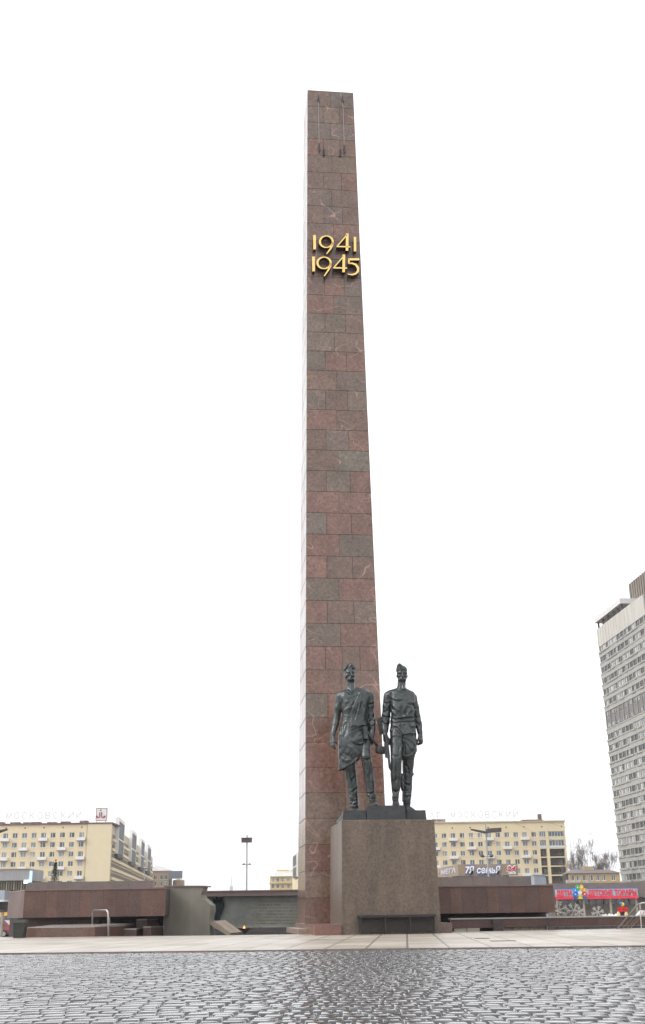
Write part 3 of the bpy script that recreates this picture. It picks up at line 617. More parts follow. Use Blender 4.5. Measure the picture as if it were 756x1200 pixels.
def soldier():
    root = thing('statue', S(500, 925), 'bronze soldier statue in forage cap and belted tunic holding a submachine gun', 'statue', 'bronze figures of the monument')
    s = Fig((375, 645, 85, 945, -1.35, 1.25))
    s.col([(234, 480, 532, .02, .17), (246, 452, 556, .03, .24), (260, 424, 580, .02, .32), (280, 428, 590, .0, .38), (310, 438, 588, -.04, .43), (350, 445, 583, -.05, .44), (395, 446, 580, -.03, .41), (425, 442, 586, -.02, .40), (440, 442, 588, -.02, .41), (490, 440, 592, -.02, .44), (512, 440, 592, -.02, .44)], .07)
    s.c(508, 180, 22, 507, 245, 27, .0, .03, .07); s.c(506, 244, 20, 440, 268, 22, .04, .03, .05); s.c(508, 244, 20, 566, 278, 20, .04, .05, .05); s.c(492, 190, 8, 500, 240, 8, -.06, -.18, .04); s.c(520, 190, 7, 517, 240, 8, -.06, -.2, .04)
    s.e(508, 136, 31, 32, .02, .31, .03); s.e(510, 148, 31.5, 40, -.08, .24, .05); s.e(512, 182, 21, 15, -.14, .19, .06)
    s.c(488, 166, 8, 502, 188, 9, .0, -.12, .06); s.c(534, 166, 8, 522, 188, 9, -.02, -.13, .06)
    s.e(494, 162, 8, 8, -.2, .09, .05); s.e(530, 162, 7, 8, -.2, .09, .05); s.e(480, 164, 4, 9, .04, .08, .02); s.e(541, 163, 3.2, 8, .04, .08, .02)
    face(s, 512, 155, 30, ((498, 148), (526, 148)), ((512, 146), (514, 164)), ((503, 178), (523, 178)), -.325)
    # right arm with the gun hand
    s.c(428, 282, 28, 420, 345, 24, .02, .06, .07); s.c(420, 340, 24.5, 415, 400, 24, .06, .1, .05); s.c(415, 400, 24.5, 411, 445, 23, .1, .02, .05); s.c(411, 440, 24, 409, 486, 19.5, .02, -.1, .05); s.c(409, 480, 14, 410, 510, 13.5, -.1, -.18, .04)
    s.hand(S(409, 503, -.16), (.05, -.2, -1), (.55, -.8, .1), (.7, .6, -.1), .62, (.95, 1.05, 1.1, 1.15))
    # left arm
    s.c(578, 292, 21, 590, 350, 20, .06, .14, .07); s.c(590, 345, 20.5, 598, 400, 20, .14, .18, .05); s.c(598, 400, 21, 608, 450, 19.5, .18, .12, .05); s.c(608, 445, 20, 616, 496, 15.5, .12, .02, .05); s.c(615, 490, 12, 618, 515, 12, .02, 0, .04)
    s.hand(S(618, 508, 0), (.08, -.12, -1), (-.55, -.8, .1), (-.75, .5, -.1), .60, (1.05, 1.1, 1.15, 1.2))
    # legs
    s.col([(480, 440, 520, -.1, .38), (530, 440, 516, -.2, .37), (585, 441, 518, -.32, .34), (640, 443, 512, -.42, .31), (670, 444, 508, -.44, .3), (700, 442, 507, -.4, .3), (745, 442, 506, -.34, .29), (790, 445, 504, -.3, .27), (835, 450, 498, -.28, .23), (860, 453, 492, -.28, .2), (885, 454, 490, -.28, .19)], .07)
    s.col([(560, 508, 590, .2, .36), (620, 508, 588, .26, .35), (660, 511, 583, .33, .32), (700, 512, 579, .38, .3), (735, 515, 575, .42, .28), (770, 515, 571, .46, .27), (830, 512, 569, .48, .26), (880, 511, 564, .46, .23), (905, 512, 560, .44, .21)], .06)
    # long skirts of the tunic behind
    s.col([(505, 478, 593, .02, .42), (550, 482, 597, .01, .46), (600, 488, 598, .01, .50), (655, 492, 597, .02, .53)], .02, 2.5, [(480, 652), (510, 652), (540, 651), (565, 646), (585, 630), (598, 606)])
    s.col([(600, 500, 588, .06, .38), (658, 502, 588, .08, .40)], .0, 2.4, None, 'sub'); s.col([(590, 508, 588, .26, .35), (640, 508, 585, .28, .34), (661, 511, 583, .33, .32)], .0)
    s.f([(530, 560), (534, 600), (528, 645)], 5, .04); s.f([(575, 520), (582, 570), (584, 625)], 5, .04); s.f([(558, 580), (562, 620), (556, 644)], 5, .05, 'sub')
    s.e(512, 790, 13, 52, .1, .13, .03); s.e(573, 742, 8, 10, .45, .16, .05)
    # cloth: chest bag folds, belt, flare over the thigh
    s.f([(450, 294), (466, 306), (490, 311), (512, 306)], 4.5, .05); s.f([(458, 312), (476, 321), (500, 322)], 4, .05, 'sub', .0); s.f([(545, 318), (562, 330), (580, 326)], 8, .03); s.f([(540, 338), (560, 344), (578, 340)], 5, .03, 'sub')
    s.f([(450, 330), (462, 352), (482, 372), (500, 380)], 5, .04); s.f([(446, 356), (456, 380), (470, 398)], 6, .04); s.f([(565, 346), (556, 372), (540, 396)], 5, .04); s.f([(580, 368), (572, 392), (560, 408)], 6, .04); s.f([(522, 340), (520, 380), (524, 412)], 4, .04); s.f([(500, 350), (504, 384), (512, 410)], 5, .04, 'sub'); s.f([(540, 350), (534, 382), (530, 406)], 5, .04, 'sub')
    s.f([(444, 408), (470, 417), (500, 416), (540, 408), (580, 404)], 7, .03); s.f([(442, 423), (470, 427), (505, 427), (545, 420), (584, 416)], 4, .02, 'sub', .0); s.f([(441, 434), (480, 437), (530, 432), (588, 428)], 7, .02); s.f([(441, 446), (480, 449), (530, 444), (588, 440)], 3, .02, 'sub')
    s.f([(436, 478), (448, 464), (466, 460), (482, 470), (496, 490), (510, 512), (530, 530), (552, 545), (578, 566)], 8, .03); s.f([(442, 490), (455, 478), (472, 478), (488, 496), (502, 520), (522, 545)], 8, .04, 'sub', .0)
    s.f([(444, 524), (470, 520), (500, 528), (518, 540)], 5, .02); s.f([(442, 534), (470, 531), (500, 540)], 4, .02, 'sub'); s.f([(508, 516), (545, 508), (592, 506)], 5, .02); s.f([(512, 524), (548, 518), (592, 515)], 5, .02, 'sub')
    s.f([(545, 450), (560, 466), (585, 462)], 5, .04); s.f([(520, 455), (528, 478), (540, 496)], 5, .04, 'sub'); s.f([(560, 480), (575, 474)], 5, .03, 'sub'); s.f([(486, 450), (500, 462), (512, 480)], 5, .04)
    s.f([(505, 640), (535, 645), (562, 637), (586, 602)], 5, .02); s.f([(515, 560), (522, 600), (520, 632)], 6, .04, 'sub'); s.f([(575, 580), (568, 612)], 5, .03, 'sub')
    s.f([(440, 246), (432, 275), (442, 300)], 5, .03); s.f([(447, 262), (442, 320), (444, 380)], 6, .03, 'sub'); s.f([(560, 258), (572, 290), (576, 330), (578, 390)], 5, .03, 'sub'); s.f([(480, 240), (505, 250), (532, 238)], 5, .02); s.f([(482, 252), (507, 260), (534, 248)], 3.5, .02, 'sub')
    for pts in (((402, 318), (418, 330), (440, 322)), ((436, 350), (420, 372), (402, 378)), ((396, 400), (416, 412), (438, 398)), ((392, 432), (408, 452), (432, 446))): s.f(pts, 4.5, .045, 'sub'); s.f([(x, y-11) for x, y in pts], 3.5, .035)
    for pts in (((574, 340), (588, 356), (600, 352)), ((584, 398), (598, 410), (614, 396)), ((596, 440), (610, 450), (626, 438))): s.f(pts, 4, .04, 'sub'); s.f([(x, y-10) for x, y in pts], 3, .03)
    s.f([(392, 476), (410, 482), (428, 474)], 5, .015)
    for pts in (((446, 560), (470, 580), (478, 620)), ((512, 570), (496, 600), (500, 632)), ((450, 655), (470, 668), (500, 652)), ((450, 690), (462, 730), (460, 790), (466, 830)), ((500, 690), (492, 740), (496, 800)), ((476, 700), (484, 750), (478, 800))): s.f(pts, 3.5, .035)
    for pts in (((448, 640), (466, 650), (486, 646)), ((470, 690), (472, 750), (470, 812)), ((484, 560), (490, 600), (484, 640)), ((454, 846), (470, 856), (494, 846))): s.f(pts, 4.5, .05, 'sub')
    for pts in (((520, 670), (545, 700), (552, 740)), ((576, 690), (560, 720), (540, 735)), ((518, 780), (536, 800), (560, 806)), ((566, 790), (550, 830), (528, 850)), ((516, 862), (538, 876), (560, 868))): s.f(pts, 4.5, .045, 'sub'); s.f([(x+4, y-11) for x, y in pts], 3.5, .035)
    s.mesh('body', BRZ, root, .008)
    c = Fig((465, 555, 82, 165, -.6, .6), .018)                                          # forage cap, cocked over
    c.e(508, 128, 34, 28, .0, .35, .02); c.e(497, 112, 19, 22, .0, .33, .05, 'add', .25); c.e(494, 101, 11, 13, -.06, .28, .03); c.f([(476, 138), (500, 134), (540, 140)], 4, .02);  c.e(511, 168, 40, 34, -.2, .6, .01, 'sub'); c.e(514, 152, 40, 20, .1, .6, .01, 'sub')
    c.fold([(sx(480, 126), sz(480, 126)), (sx(498, 110), sz(498, 110)), (sx(520, 116), sz(520, 116)), (sx(538, 128), sz(538, 128))], 3*US, .02, 'sub'); c.e(503, 112, 5, 5, -.33, .05, .01)
    c.mesh('cap', BRZ, root, .003)
    p = Fig((500, 600, 520, 630, -.9, .3), .02)                                          # pouch swinging at the hip
    p.c(526, 548, 12, 568, 588, 17, -.46, -.44, .03, 'add', 1.6); p.c(562, 586, 16, 556, 606, 10, -.44, -.42, .03, 'add', 1.6); p.fold([(sx(520, 560), sz(520, 560)), (sx(545, 590), sz(545, 590))], 4*US, .02, 'sub'); p.mesh('pouch', BRZ, root, .003)
    boots(root, ((471, -.40, 21, -4, 'ZM', 890), (539, .36, 25, 4, 'ZR', 910)))
    # submachine gun carried muzzle down
    A, B = S(415, 500, -.34), S(436, 705, -.5); gun = MB().tube([A, B, B+(B-A)*.015], [.05, .043, .03], 10).build('gun', BRZ_D, root, True)
    def plate(name, q, d, th, mat=BRZ_D): MB().prism([S(x, y, d) for x, y in q], (0, th, 0)).build(name, mat, gun)
    plate('barrel_shroud', [(404, 560), (430, 552), (440, 642), (428, 648), (411, 640)], -.47, .16)
    plate('barrel_shroud', [(424, 640), (438, 638), (445, 700), (432, 704)], -.52, .1, BRZ); plate('muzzle', [(431, 702), (441, 700), (445, 718), (440, 719)], -.54, .1)
    plate('stock', [(361, 420), (396, 396), (412, 420), (408, 500), (380, 508), (371, 470)], .12, .17)
worker(); soldier()

# ================================================================ memorial walls round the sunken court
GR_W = granite('wing_granite', .42, veins=False, speck=.4, spec=.35)
CONC = pm('bare_concrete', (.205, .19, .155), .75, .28, .7, bump=.3, stretch=(1, 1, .35))
CAPM = pm('cap_granite', (.17, .10, .09), .4, .2, 2)
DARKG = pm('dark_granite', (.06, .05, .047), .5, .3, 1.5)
WTOP = pm('wet_top', (.34, .31, .29), .22, .15, 1.2)
def rowpanels(mb, a, b, out, z0, z1, w, cols, th=.05):
    """vertical facing slabs of slightly different stones between plan points a and b"""
    a, b = vec(*a), vec(*b); L = np.linalg.norm(b-a); n = max(1, int(L/w)); t = (b-a)/L; o = np.array(out, float)*th
    e = [0]+sorted((i+RNG.uniform(-.12, .12))/n for i in range(1, n))+[1]
    for i in range(n):
        p, q = a+(b-a)*e[i]+t*.0025, a+(b-a)*e[i+1]-t*.0025
        c = np.array(random.choice(cols))*RNG.uniform(.95, 1.05)
        mb.slab([p, q, q-o, p-o], z0, z1, tuple(c))
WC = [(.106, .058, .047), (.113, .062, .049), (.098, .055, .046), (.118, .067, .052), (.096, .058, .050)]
def wing(front, back_shift, z0, z1, label, under, name='memorial_wall', w=.55):
    """cantilevered ring segment; front = plan polyline, left to right as seen"""
    root = thing(name, (*np.mean(front, 0), z0), label, 'wall')
    f = [vec(*p) for p in front]; bk = [p+vec(*back_shift) for p in f]
    core = MB(); core.slab([p+vec(0, .055) for p in f]+bk[::-1], z0, z1-.06); core.build('core', DARKG, root)
    for a, b in zip(f[:-1], f[1:]):
        t = (b-a)/np.linalg.norm(b-a); nrm = vec(t[1], -t[0])
        if np.linalg.norm(b-a) < .3: continue
        mb = MB(); rowpanels(mb, a, b, nrm, z0-.03, z1-.065, w, WC); mb.build('stone_facing', GR_W, root)
    cap = MB(); cap.slab([p+vec(0, -.04) for p in f]+bk[::-1], z1-.058, z1); cap.build('coping', CAPM, root)
    for kind, plan, a, b, m in under: MB().slab(plan, a, b).build(kind, m, root)
def XY(x, Y, y=1072): return P(x, y, Y)[:2]
zt, zb = P(120, 1041, 57)[2], P(120, 1073.6, 57)[2]
lf = [XY(8.5, 61.5), XY(27, 57.6), XY(120, 57.2), XY(193.5, 57)]
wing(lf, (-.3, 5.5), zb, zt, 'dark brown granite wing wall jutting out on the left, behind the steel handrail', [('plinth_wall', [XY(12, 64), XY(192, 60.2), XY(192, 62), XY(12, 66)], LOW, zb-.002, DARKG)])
zt2, zb2 = P(600, 1037.2, 57.5)[2], P(560, 1069.3, 57.5)[2]
rf = [XY(500, 57), XY(600, 57.3), XY(651, 57.5)]
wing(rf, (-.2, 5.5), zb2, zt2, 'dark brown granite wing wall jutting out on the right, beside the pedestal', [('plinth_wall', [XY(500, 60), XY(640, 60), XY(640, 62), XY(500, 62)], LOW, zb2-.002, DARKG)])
# lower stone kerb wall under the left wing
o = MB(); rowpanels(o, XY(22, 58.9), XY(116, 58.6), (0, -1), LOW, .68, .9, WC, .5); tag(o.build('kerb_wall', GR_W), 'low dark stone wall in the shadow under the left wing wall', 'wall')
# broken concrete end of the ring: jagged outline with real thickness
def torn():
    Y = 59.5; out = [(192, 1038.6), (237.3, 1038.6), (237.6, 1043), (235.2, 1048.5), (236, 1052), (241, 1055.5), (246.8, 1060.5), (246, 1068), (245.2, 1079), (246.2, 1098), (246.5, 1112), (192, 1112)]
    root = thing('broken_wall', P(220, 1097, Y), 'grey concrete wall with a jagged broken end, right of the left wing wall', 'wall')
    pts = [P(x, y, Y) for x, y in out]; back = [p+vec(.17+.04*math.sin(i*2.1), .9, .03*math.sin(i*1.7)) for i, p in enumerate(pts)]
    mb = MB(); mb.frustum(pts, back); mb.build('torn_face', CONC, root)
    mb = MB(); q = [P(192, 1037.7, Y-.05), P(237.8, 1037.7, Y-.05), P(237.8, 1039.4, Y-.05), P(192, 1039.4, Y-.05)]; mb.prism(q, (.3, 1.15, 0)); mb.build('coping', CAPM, root)
    mb = MB(); a = [P(x, y, Y+.12) for x, y in ((244.8, 1083.2), (250.5, 1079.2), (270.5, 1093.3), (268, 1097.2))]; mb.prism(a, (.5, .9, .03)); 
    tag(mb.build('concrete_fragment', pm('fragment', (.33, .27, .21), .75, .2, 2)), 'tan broken concrete slab leaning against the jagged wall end', 'slab')
torn()
def lowwalls():
    # stair parapet on the left: pale wet top tilting up to the rear
    root = thing('stair_parapet', G(70, 1098), 'low brown granite parapet with a pale wet top behind the black bin', 'parapet')
    a, b = G(29.5, 1098.6), G(110.6, 1097.6); ztp = P(70, 1087.2, (a[1]+b[1])/2)[2]; c = vec(b[0]+1.6, b[1]+8.5, 0)
    d = vec(a[0]+.5, a[1]+6, 0)
    mb = MB(); rowpanels(mb, a[:2], b[:2], (0, -1), LOW, ztp, .9, [(.135, .085, .068), (.15, .09, .07)], .3); rowpanels(mb, b[:2], c[:2], (1, 0), LOW, ztp, 1.1, WC, .3); mb.build('stone_facing', GR_W, root)
    tz = lambda p, e: (p[0], p[1], ztp+.003+e)
    mb = MB(); bot = [tz(a+vec(.02, .02, 0), 0), tz(b+vec(-.02, .02, 0), 0), tz(c, .0), tz(d, .0)]; top = [tz(a+vec(.02, .02, 0), .02), tz(b+vec(-.02, .02, 0), .02), tz(c, .24), tz(d, .16)]
    mb.frustum(bot, top); mb.build('wet_coping', WTOP, root)
    # blocks stepping down beside the stair
    root = thing('stair_wall', G(150, 1097), 'stepped granite blocks beside the stair right of the steel handrail', 'wall')
    for x0, x1, yt, Y, m in ((129, 160, 1089.5, 57.2, GR_S), (160, 172.5, 1078.5, 58.2, GR_W), (168, 177, 1087, 57.6, GR_W)):
        p, q = P(x0, yt, Y), P(x1, yt, Y); mb = MB(); zz = (p[2]+q[2])/2; 
        mb.slab([(p[0], Y), (q[0], Y), (q[0]+.3, Y+2), (p[0]+.3, Y+2)], LOW, zz, random.choice(WC)); mb.build('block', m, root)
        mb = MB(); mb.slab([(p[0], Y), (q[0], Y), (q[0]+.3, Y+2), (p[0]+.3, Y+2)], zz+.002, zz+.05); mb.build('coping', WTOP, root)
    # right low wall
    Y = 57.0; root = thing('low_wall', G(660, 1089), 'long low brown granite wall with a pale wet coping on the right', 'wall')
    zt = P(640, 1076, Y)[2]; zm = P(640, 1086, Y)[2]
    xs = [XY(528, Y-1.2), XY(578, Y-1.1), XY(590, Y-.6), XY(640, Y), XY(700, Y+.5), XY(800, Y+1.3)]
    mb = MB()
    for p, q in zip(xs[:-1], xs[1:]): rowpanels(mb, p, q, (0, -1), zm+.002, zt, 1.2, WC+[(.12, .075, .06)], .4)
    mb.build('stone_facing', GR_W, root)
    mb = MB(); mb.slab([p+vec(0, -.06) for p in xs]+[p+vec(0, 1.3) for p in xs[::-1]], zt+.002, zt+.06); mb.build('wet_coping', WTOP, root)
    pale = pm('pale_stone', (.36, .33, .27), .6, .25, 2)
    for x0, x1 in ((531.5, 562), (589, 640), (642, 800)):
        a, b = XY(x0, Y-1.15 if x1 < 570 else Y-.3), XY(x1, Y-1.15 if x1 < 570 else Y+.2); n = max(1, int(np.linalg.norm(b-a)/.42))
        mb = MB()
        for i in range(n):
            p, q = a+(b-a)*i/n, a+(b-a)*(i+.95)/n; mb.slab([p, q, q+vec(0, .3), p+vec(0, .3)], LOW, zm)
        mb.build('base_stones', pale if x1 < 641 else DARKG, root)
    a, b = XY(577.5, Y-1.35), XY(589, Y-1.35); mb = MB(); mb.slab([a, b, b+vec(0, .5), a+vec(0, .5)], LOW, zt-.01, (.06, .045, .043)); mb.build('pier', GR_W, root)
    # far side of the court
    Y = 74.; root = thing('court_wall', P(300, 1080, Y), 'grey green inscribed wall at the far side of the sunken court', 'wall')
    a, b = P(180, 1050.4, Y), P(430, 1049, Y); m = pm('inscribed_wall', (.25, .255, .23), .35, .35, .6, rvar=.12)
    MB().slab([(a[0], Y), (b[0], Y), (b[0], Y+1), (a[0], Y+1)], LOW, a[2]).build('wall_face', m, root)
    c0, c1 = P(290, 1050.2, Y-1)[2], P(290, 1043.2, Y-1)[2]
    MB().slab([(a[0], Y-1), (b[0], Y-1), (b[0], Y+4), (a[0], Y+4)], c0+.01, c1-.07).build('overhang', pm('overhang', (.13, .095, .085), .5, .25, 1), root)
    MB().slab([(a[0], Y-1.06), (b[0], Y-1.06), (b[0], Y+4), (a[0], Y+4)], c1-.068, c1).build('coping', CAPM, root)
    zl = P(290, 1087.5, Y-1.5)[2]; zl2 = P(290, 1091.8, Y-2.5)[2]
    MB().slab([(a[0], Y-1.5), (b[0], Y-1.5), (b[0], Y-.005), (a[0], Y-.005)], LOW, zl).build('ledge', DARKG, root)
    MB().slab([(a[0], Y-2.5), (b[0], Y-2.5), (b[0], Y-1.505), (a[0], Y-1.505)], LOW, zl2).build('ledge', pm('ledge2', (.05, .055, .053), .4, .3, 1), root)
    gm = pm('old_gilt', (.24, .19, .11), .5, .3, 6, metallic=.5); mb = MB()
    for r in range(8):
        x = 288+RNG.uniform(0, 8) if r > 1 else 302
        while x < 349:
            w = RNG.uniform(.35, .8); 
            if RNG.random() < .72: q = P(x, 1056+r*3.6, Y-.02); k = P(x+w, 1056+r*3.6+1.5, Y-.02); mb.box(q[0], k[0], Y-.03, Y-.002, k[2], q[2])
            x += w+.35
    o = mb.build('inscription', gm, root); o['kind'] = 'stuff'
    mb = MB()                                                   # bronze garland on the wall
    for i in range(9):
        x0 = 250+i*1.1; mb.tube([P(x0+1.5*math.sin(i), 1053+2*math.sin(i*2.3), Y-.12), P(x0+2.2, 1061, Y-.26-.05*(i % 3)), P(x0-.6+math.sin(i*3), 1070, Y-.2), P(254+i*.25, 1081-1.2*(i % 4), Y-.1)], [.05, .12, .11, .03], 7)
    mb.build('relief', pm('relief_bronze', (.035, .05, .052), .45, .3, 5, metallic=.5), root)
    # memorial flame in its bowl
    q = P(286, 1093, Y-4); root = thing('flame_bowl', q, 'small dark bowl with an orange flame burning in the sunken court', 'flame')
    MB().lathe((q[0], q[1], LOW), [(.28, 0), (.3, .05), (.1, .1), (.09, q[2]-LOW-.05), (.3, q[2]-LOW+.16), (.42, q[2]-LOW+.24), (.36, q[2]-LOW+.24), (.06, q[2]-LOW+.18)], 16).build('bowl', DARKG, root)
    fl = MB(); fl.lathe((q[0], q[1], q[2]+.19), [(.03, 0), (.075, .03), (.065, .09), (.03, .14), (.006, .2)], 9, (.1, 0, 1)); fl.build('flame', emit('flame', (1., .28, .06), 2.2), root)
    # paler parapets of the outer ring beyond each wing
    for nm, x0, x1, y0, lab, Y in (('ring_parapet', 30, 178, 1033, 'long low brown parapet showing above the left wing wall', 76), ('ring_parapet', 505, 625.5, 1027.3, 'long low brown parapet showing above the right wing wall', 76)):
        mb = MB(); zt = P((x0+x1)/2, y0, Y)[2]; p, q = XY(x0, Y), XY(x1, Y); rowpanels(mb, p, q, (0, -1), LOW, zt, 1.3, [(.155, .12, .108), (.165, .125, .11), (.15, .12, .11)], .9); tag(mb.build(nm, GR_S), lab, 'wall')
    q, k = P(625.8, 1025, 80), P(640, 1034, 80); root = thing('utility_box', q, 'blue grey metal cabinet at the right end of the far parapet', 'cabinet'); gm = pm('grey_blue', (.30, .33, .37), .5, .1, 1)
    MB().box(q[0], k[0], 80, 81.2, LOW, q[2]-.05).build('body', gm, root); MB().box(q[0]-.05, k[0]+.05, 79.95, 81.25, q[2]-.048, q[2]).build('roof', pm('cab_roof', (.42, .43, .45), .4, .1, 1), root)
lowwalls()
STEEL = pm('stainless', (.42, .40, .38), .3, .08, 3, metallic=.85)
def rails():
    root = thing('handrail', G(127, 1098), 'bent steel tube handrail standing at the stair left of the obelisk', 'handrail')
    a = P(127.3, 1099, 53); b = P(108.3, 1090, 56.5); at, bt = P(126.6, 1070, 53), P(108.3, 1070, 56.5); am, bm = P(124.6, 1066.6, 53.2), P(110.6, 1066.8, 56.2); k = P(125.8, 1067.4, 53.05); k2 = P(109, 1067.6, 56.4)
    MB().tube([a, at, k, am, bm, k2, bt, b], .038, 10).build('rail_tube', STEEL, root, True)
    a = P(129.8, 1099, 58); at = P(128.2, 1068, 58); MB().tube([a, at], .03, 8).build('rail_post', STEEL, root)
    root = thing('stair_railing', G(745, 1089), 'steel stair railing with sloping bars at the right edge', 'handrail')
    Y = 51.
    MB().tube([P(723, 1089, Y+4), P(743, 1065, Y+1), P(747.5, 1060.2, Y+.3), P(752, 1058.2, Y), P(775, 1057.5, Y)], .03, 10).build('rail_tube', STEEL, root, True)
    for x0, y0 in ((729, 1088.5), (735, 1088), (739, 1088)):
        MB().tube([P(x0, y0, Y+3.6), P(750+(x0-729)*.5, 1066+(x0-729)*.3, Y+.6)], .013, 6).build('rail_bar', STEEL, root)
    MB().tube([P(751.8, 1090, Y), P(750, 1060, Y+.05)], .022, 8).build('rail_post', STEEL, root)
    q = G(21.5, 1099.2); root = thing('litter_bin', q, 'black lidded litter bin at the left end of the parapet', 'bin'); m = pm('bin_black', (.022, .022, .018), .5, .2, 4)
    mb = MB(); mb.frustum([(q[0]-.27, q[1], .62), (q[0]+.26, q[1], .62), (q[0]+.26, q[1]+.5, .62), (q[0]-.27, q[1]+.5, .62)], [(q[0]-.24, q[1]+.02, 0), (q[0]+.2, q[1]+.02, 0), (q[0]+.2, q[1]+.46, 0), (q[0]-.24, q[1]+.46, 0)]); mb.build('body', m, root)
    mb = MB(); mb.frustum([(q[0]-.22, q[1]+.04, .76), (q[0]+.24, q[1]+.04, .76), (q[0]+.24, q[1]+.46, .76), (q[0]-.22, q[1]+.46, .76)], [(q[0]-.3, q[1]-.03, .622), (q[0]+.29, q[1]-.03, .622), (q[0]+.29, q[1]+.53, .622), (q[0]-.3, q[1]+.53, .622)]); mb.build('lid', m, root)
    for x0, x1, y, lab in ((557, 574, 1100, 'thin dark drain slot in the plaza, the nearer to the pedestal of two'), (575, 606, 1103, 'long dark drain slot in the plaza, the farther from the pedestal of two')):
        a, b = G(x0, y), G(x1, y); mb = MB(); mb.box(a[0], b[0], a[1]-.28, a[1]+.28, .004, .012); d = tag(mb.build('drain_cover', pm('drain_iron', (.05, .038, .035), .5, .3, 5)), lab, 'drain')
rails()

# ================================================================ buildings round the square
YEL = pm('yellow_render', (.73, .60, .385), .85, .06, .25); YEL2 = pm('yellow_tile', (.70, .59, .39), .8, .04, .6)
WHT = pm('white_paint', (.74, .73, .70), .6, .07, .8); SLABB = pm('balcony_slab', (.28, .17, .13), .8, .2, 1); ROOFT = pm('roof_tar', (.16, .085, .08), .85, .35, .6)
GLS = [glassm('glass_dark', (.035, .045, .055)), glassm('glass_mid', (.10, .13, .15)), glassm('glass_curtain', (.28, .29, .28), .2), glassm('glass_brown', (.08, .06, .05))]
DARKW = pm('loggia_dark', (.055, .045, .036), .8, .4, .6)
def windowed_wall(root, Y, x0, x1, zb, zt, cols, rows, w, h, th=.5, mat=YEL):
    """wall sheet with real openings; cols = window centres (m), rows = window centre heights, top first"""
    mb = MB(); zs = sorted(rows); edges = [zb]+[v for z in zs for v in (z-h/2, z+h/2)]+[zt]
    for i in range(0, len(edges), 2): mb.box(x0, x1, Y, Y+th, edges[i], edges[i+1])
    for z in zs:
        xs = [x0]+[v for c in sorted(cols) for v in (c-w/2, c+w/2)]+[x1]
        for i in range(0, len(xs), 2):
            if xs[i+1]-xs[i] > .02: mb.box(xs[i], xs[i+1], Y, Y+th, z-h/2, z+h/2)
    mb.build('wall', mat, root)
def frame_window(root, cx, z, Y, w, h, n=2, glass=None, acc=None):
    f = acc[0] if acc else MB(); t = .09
    f.box(cx-w/2, cx-w/2+t, Y+.12, Y+.2, z-h/2, z+h/2); f.box(cx+w/2-t, cx+w/2, Y+.12, Y+.2, z-h/2, z+h/2)
    f.box(cx-w/2+t, cx+w/2-t, Y+.12, Y+.2, z-h/2, z-h/2+t); f.box(cx-w/2+t, cx+w/2-t, Y+.12, Y+.2, z+h/2-t, z+h/2)
    for i in range(1, n):
        x = cx-w/2+w*(i/n if n > 2 else random.choice((.36, .64, .5))); f.box(x-.06, x+.06, Y+.125, Y+.195, z-h/2+t, z+h/2-t)
    f.box(cx-w/2-.1, cx+w/2+.1, Y-.10, Y-.002, z-h/2-.12, z-h/2-.02)                         # sill
    if acc: acc[1].box(cx-w/2+t*.5, cx+w/2-t*.5, Y+.21, Y+.25, z-h/2+t*.5, z+h/2-t*.5); return
    o = f.build('window', WHT, root)
    MB().box(cx-w/2+t*.5, cx+w/2-t*.5, Y+.21, Y+.25, z-h/2+t*.5, z+h/2-t*.5).build('pane', glass or random.choice(GLS[:3]+[GLS[0], GLS[1]]), o)
    return o
def balcony(root, cx, z, Y, w=2.9, h=1.0):
    mb = MB(); mb.box(cx-w/2, cx+w/2, Y-1.0, Y-.93, z, z+h); mb.box(cx-w/2, cx-w/2+.07, Y-.928, Y-.003, z, z+h); mb.box(cx+w/2-.07, cx+w/2, Y-.928, Y-.003, z, z+h)
    b = mb.build('balcony', WHT, root); MB().box(cx-w/2-.05, cx+w/2+.05, Y-1.05, Y-.003, z-.17, z-.003).build('slab', SLABB, b)
def vents(root, xs, z, Y):
    for x in xs: MB().lathe((x, Y-.02, z), [(.26, 0), (.26, .06), (.16, .08)], 8, (0, -1, 0)).build('vent', DARKW, root)
LETW = pm('letter_paint', (.70, .69, .68), .5, .02, 1)
def roof_letters(root, body, x0, x1, yb, yt, Y, mat):
    o = P(x0, yb, Y); k = P(x1, yb, Y); w = (k[0]-o[0])/max(1, len(body)-.35); h = P(x0, yt, Y)[2]-o[2]
    for i, ch in enumerate(body):
        if ch != ' ': text_mesh(ch, mat, 'letter', root, o+vec(i*w, 0, 0), (1, 0, 0), (0, 0, 1), h, .12, .02, w*.7)
    mb = MB(); n = len(body)
    for z in (o[2]-.35, o[2]-.95): mb.tube([(o[0]-.5, Y+.2, z), (k[0]+.5, Y+.2, z)], .05, 5)
    for i in range(n+1): mb.tube([(o[0]+i*w, Y+.22, o[2]-1.9), (o[0]+i*w, Y+.22, o[2]+.1)], .04, 5)
    lt = mb.build('lattice', mat, root)
SIDEG = pm('side_recess', (.15, .125, .095), .8, .2, .3, spec=.2); BAYG = pm('bay_glass', (.02, .023, .026), .5, .5, .3, spec=.25)
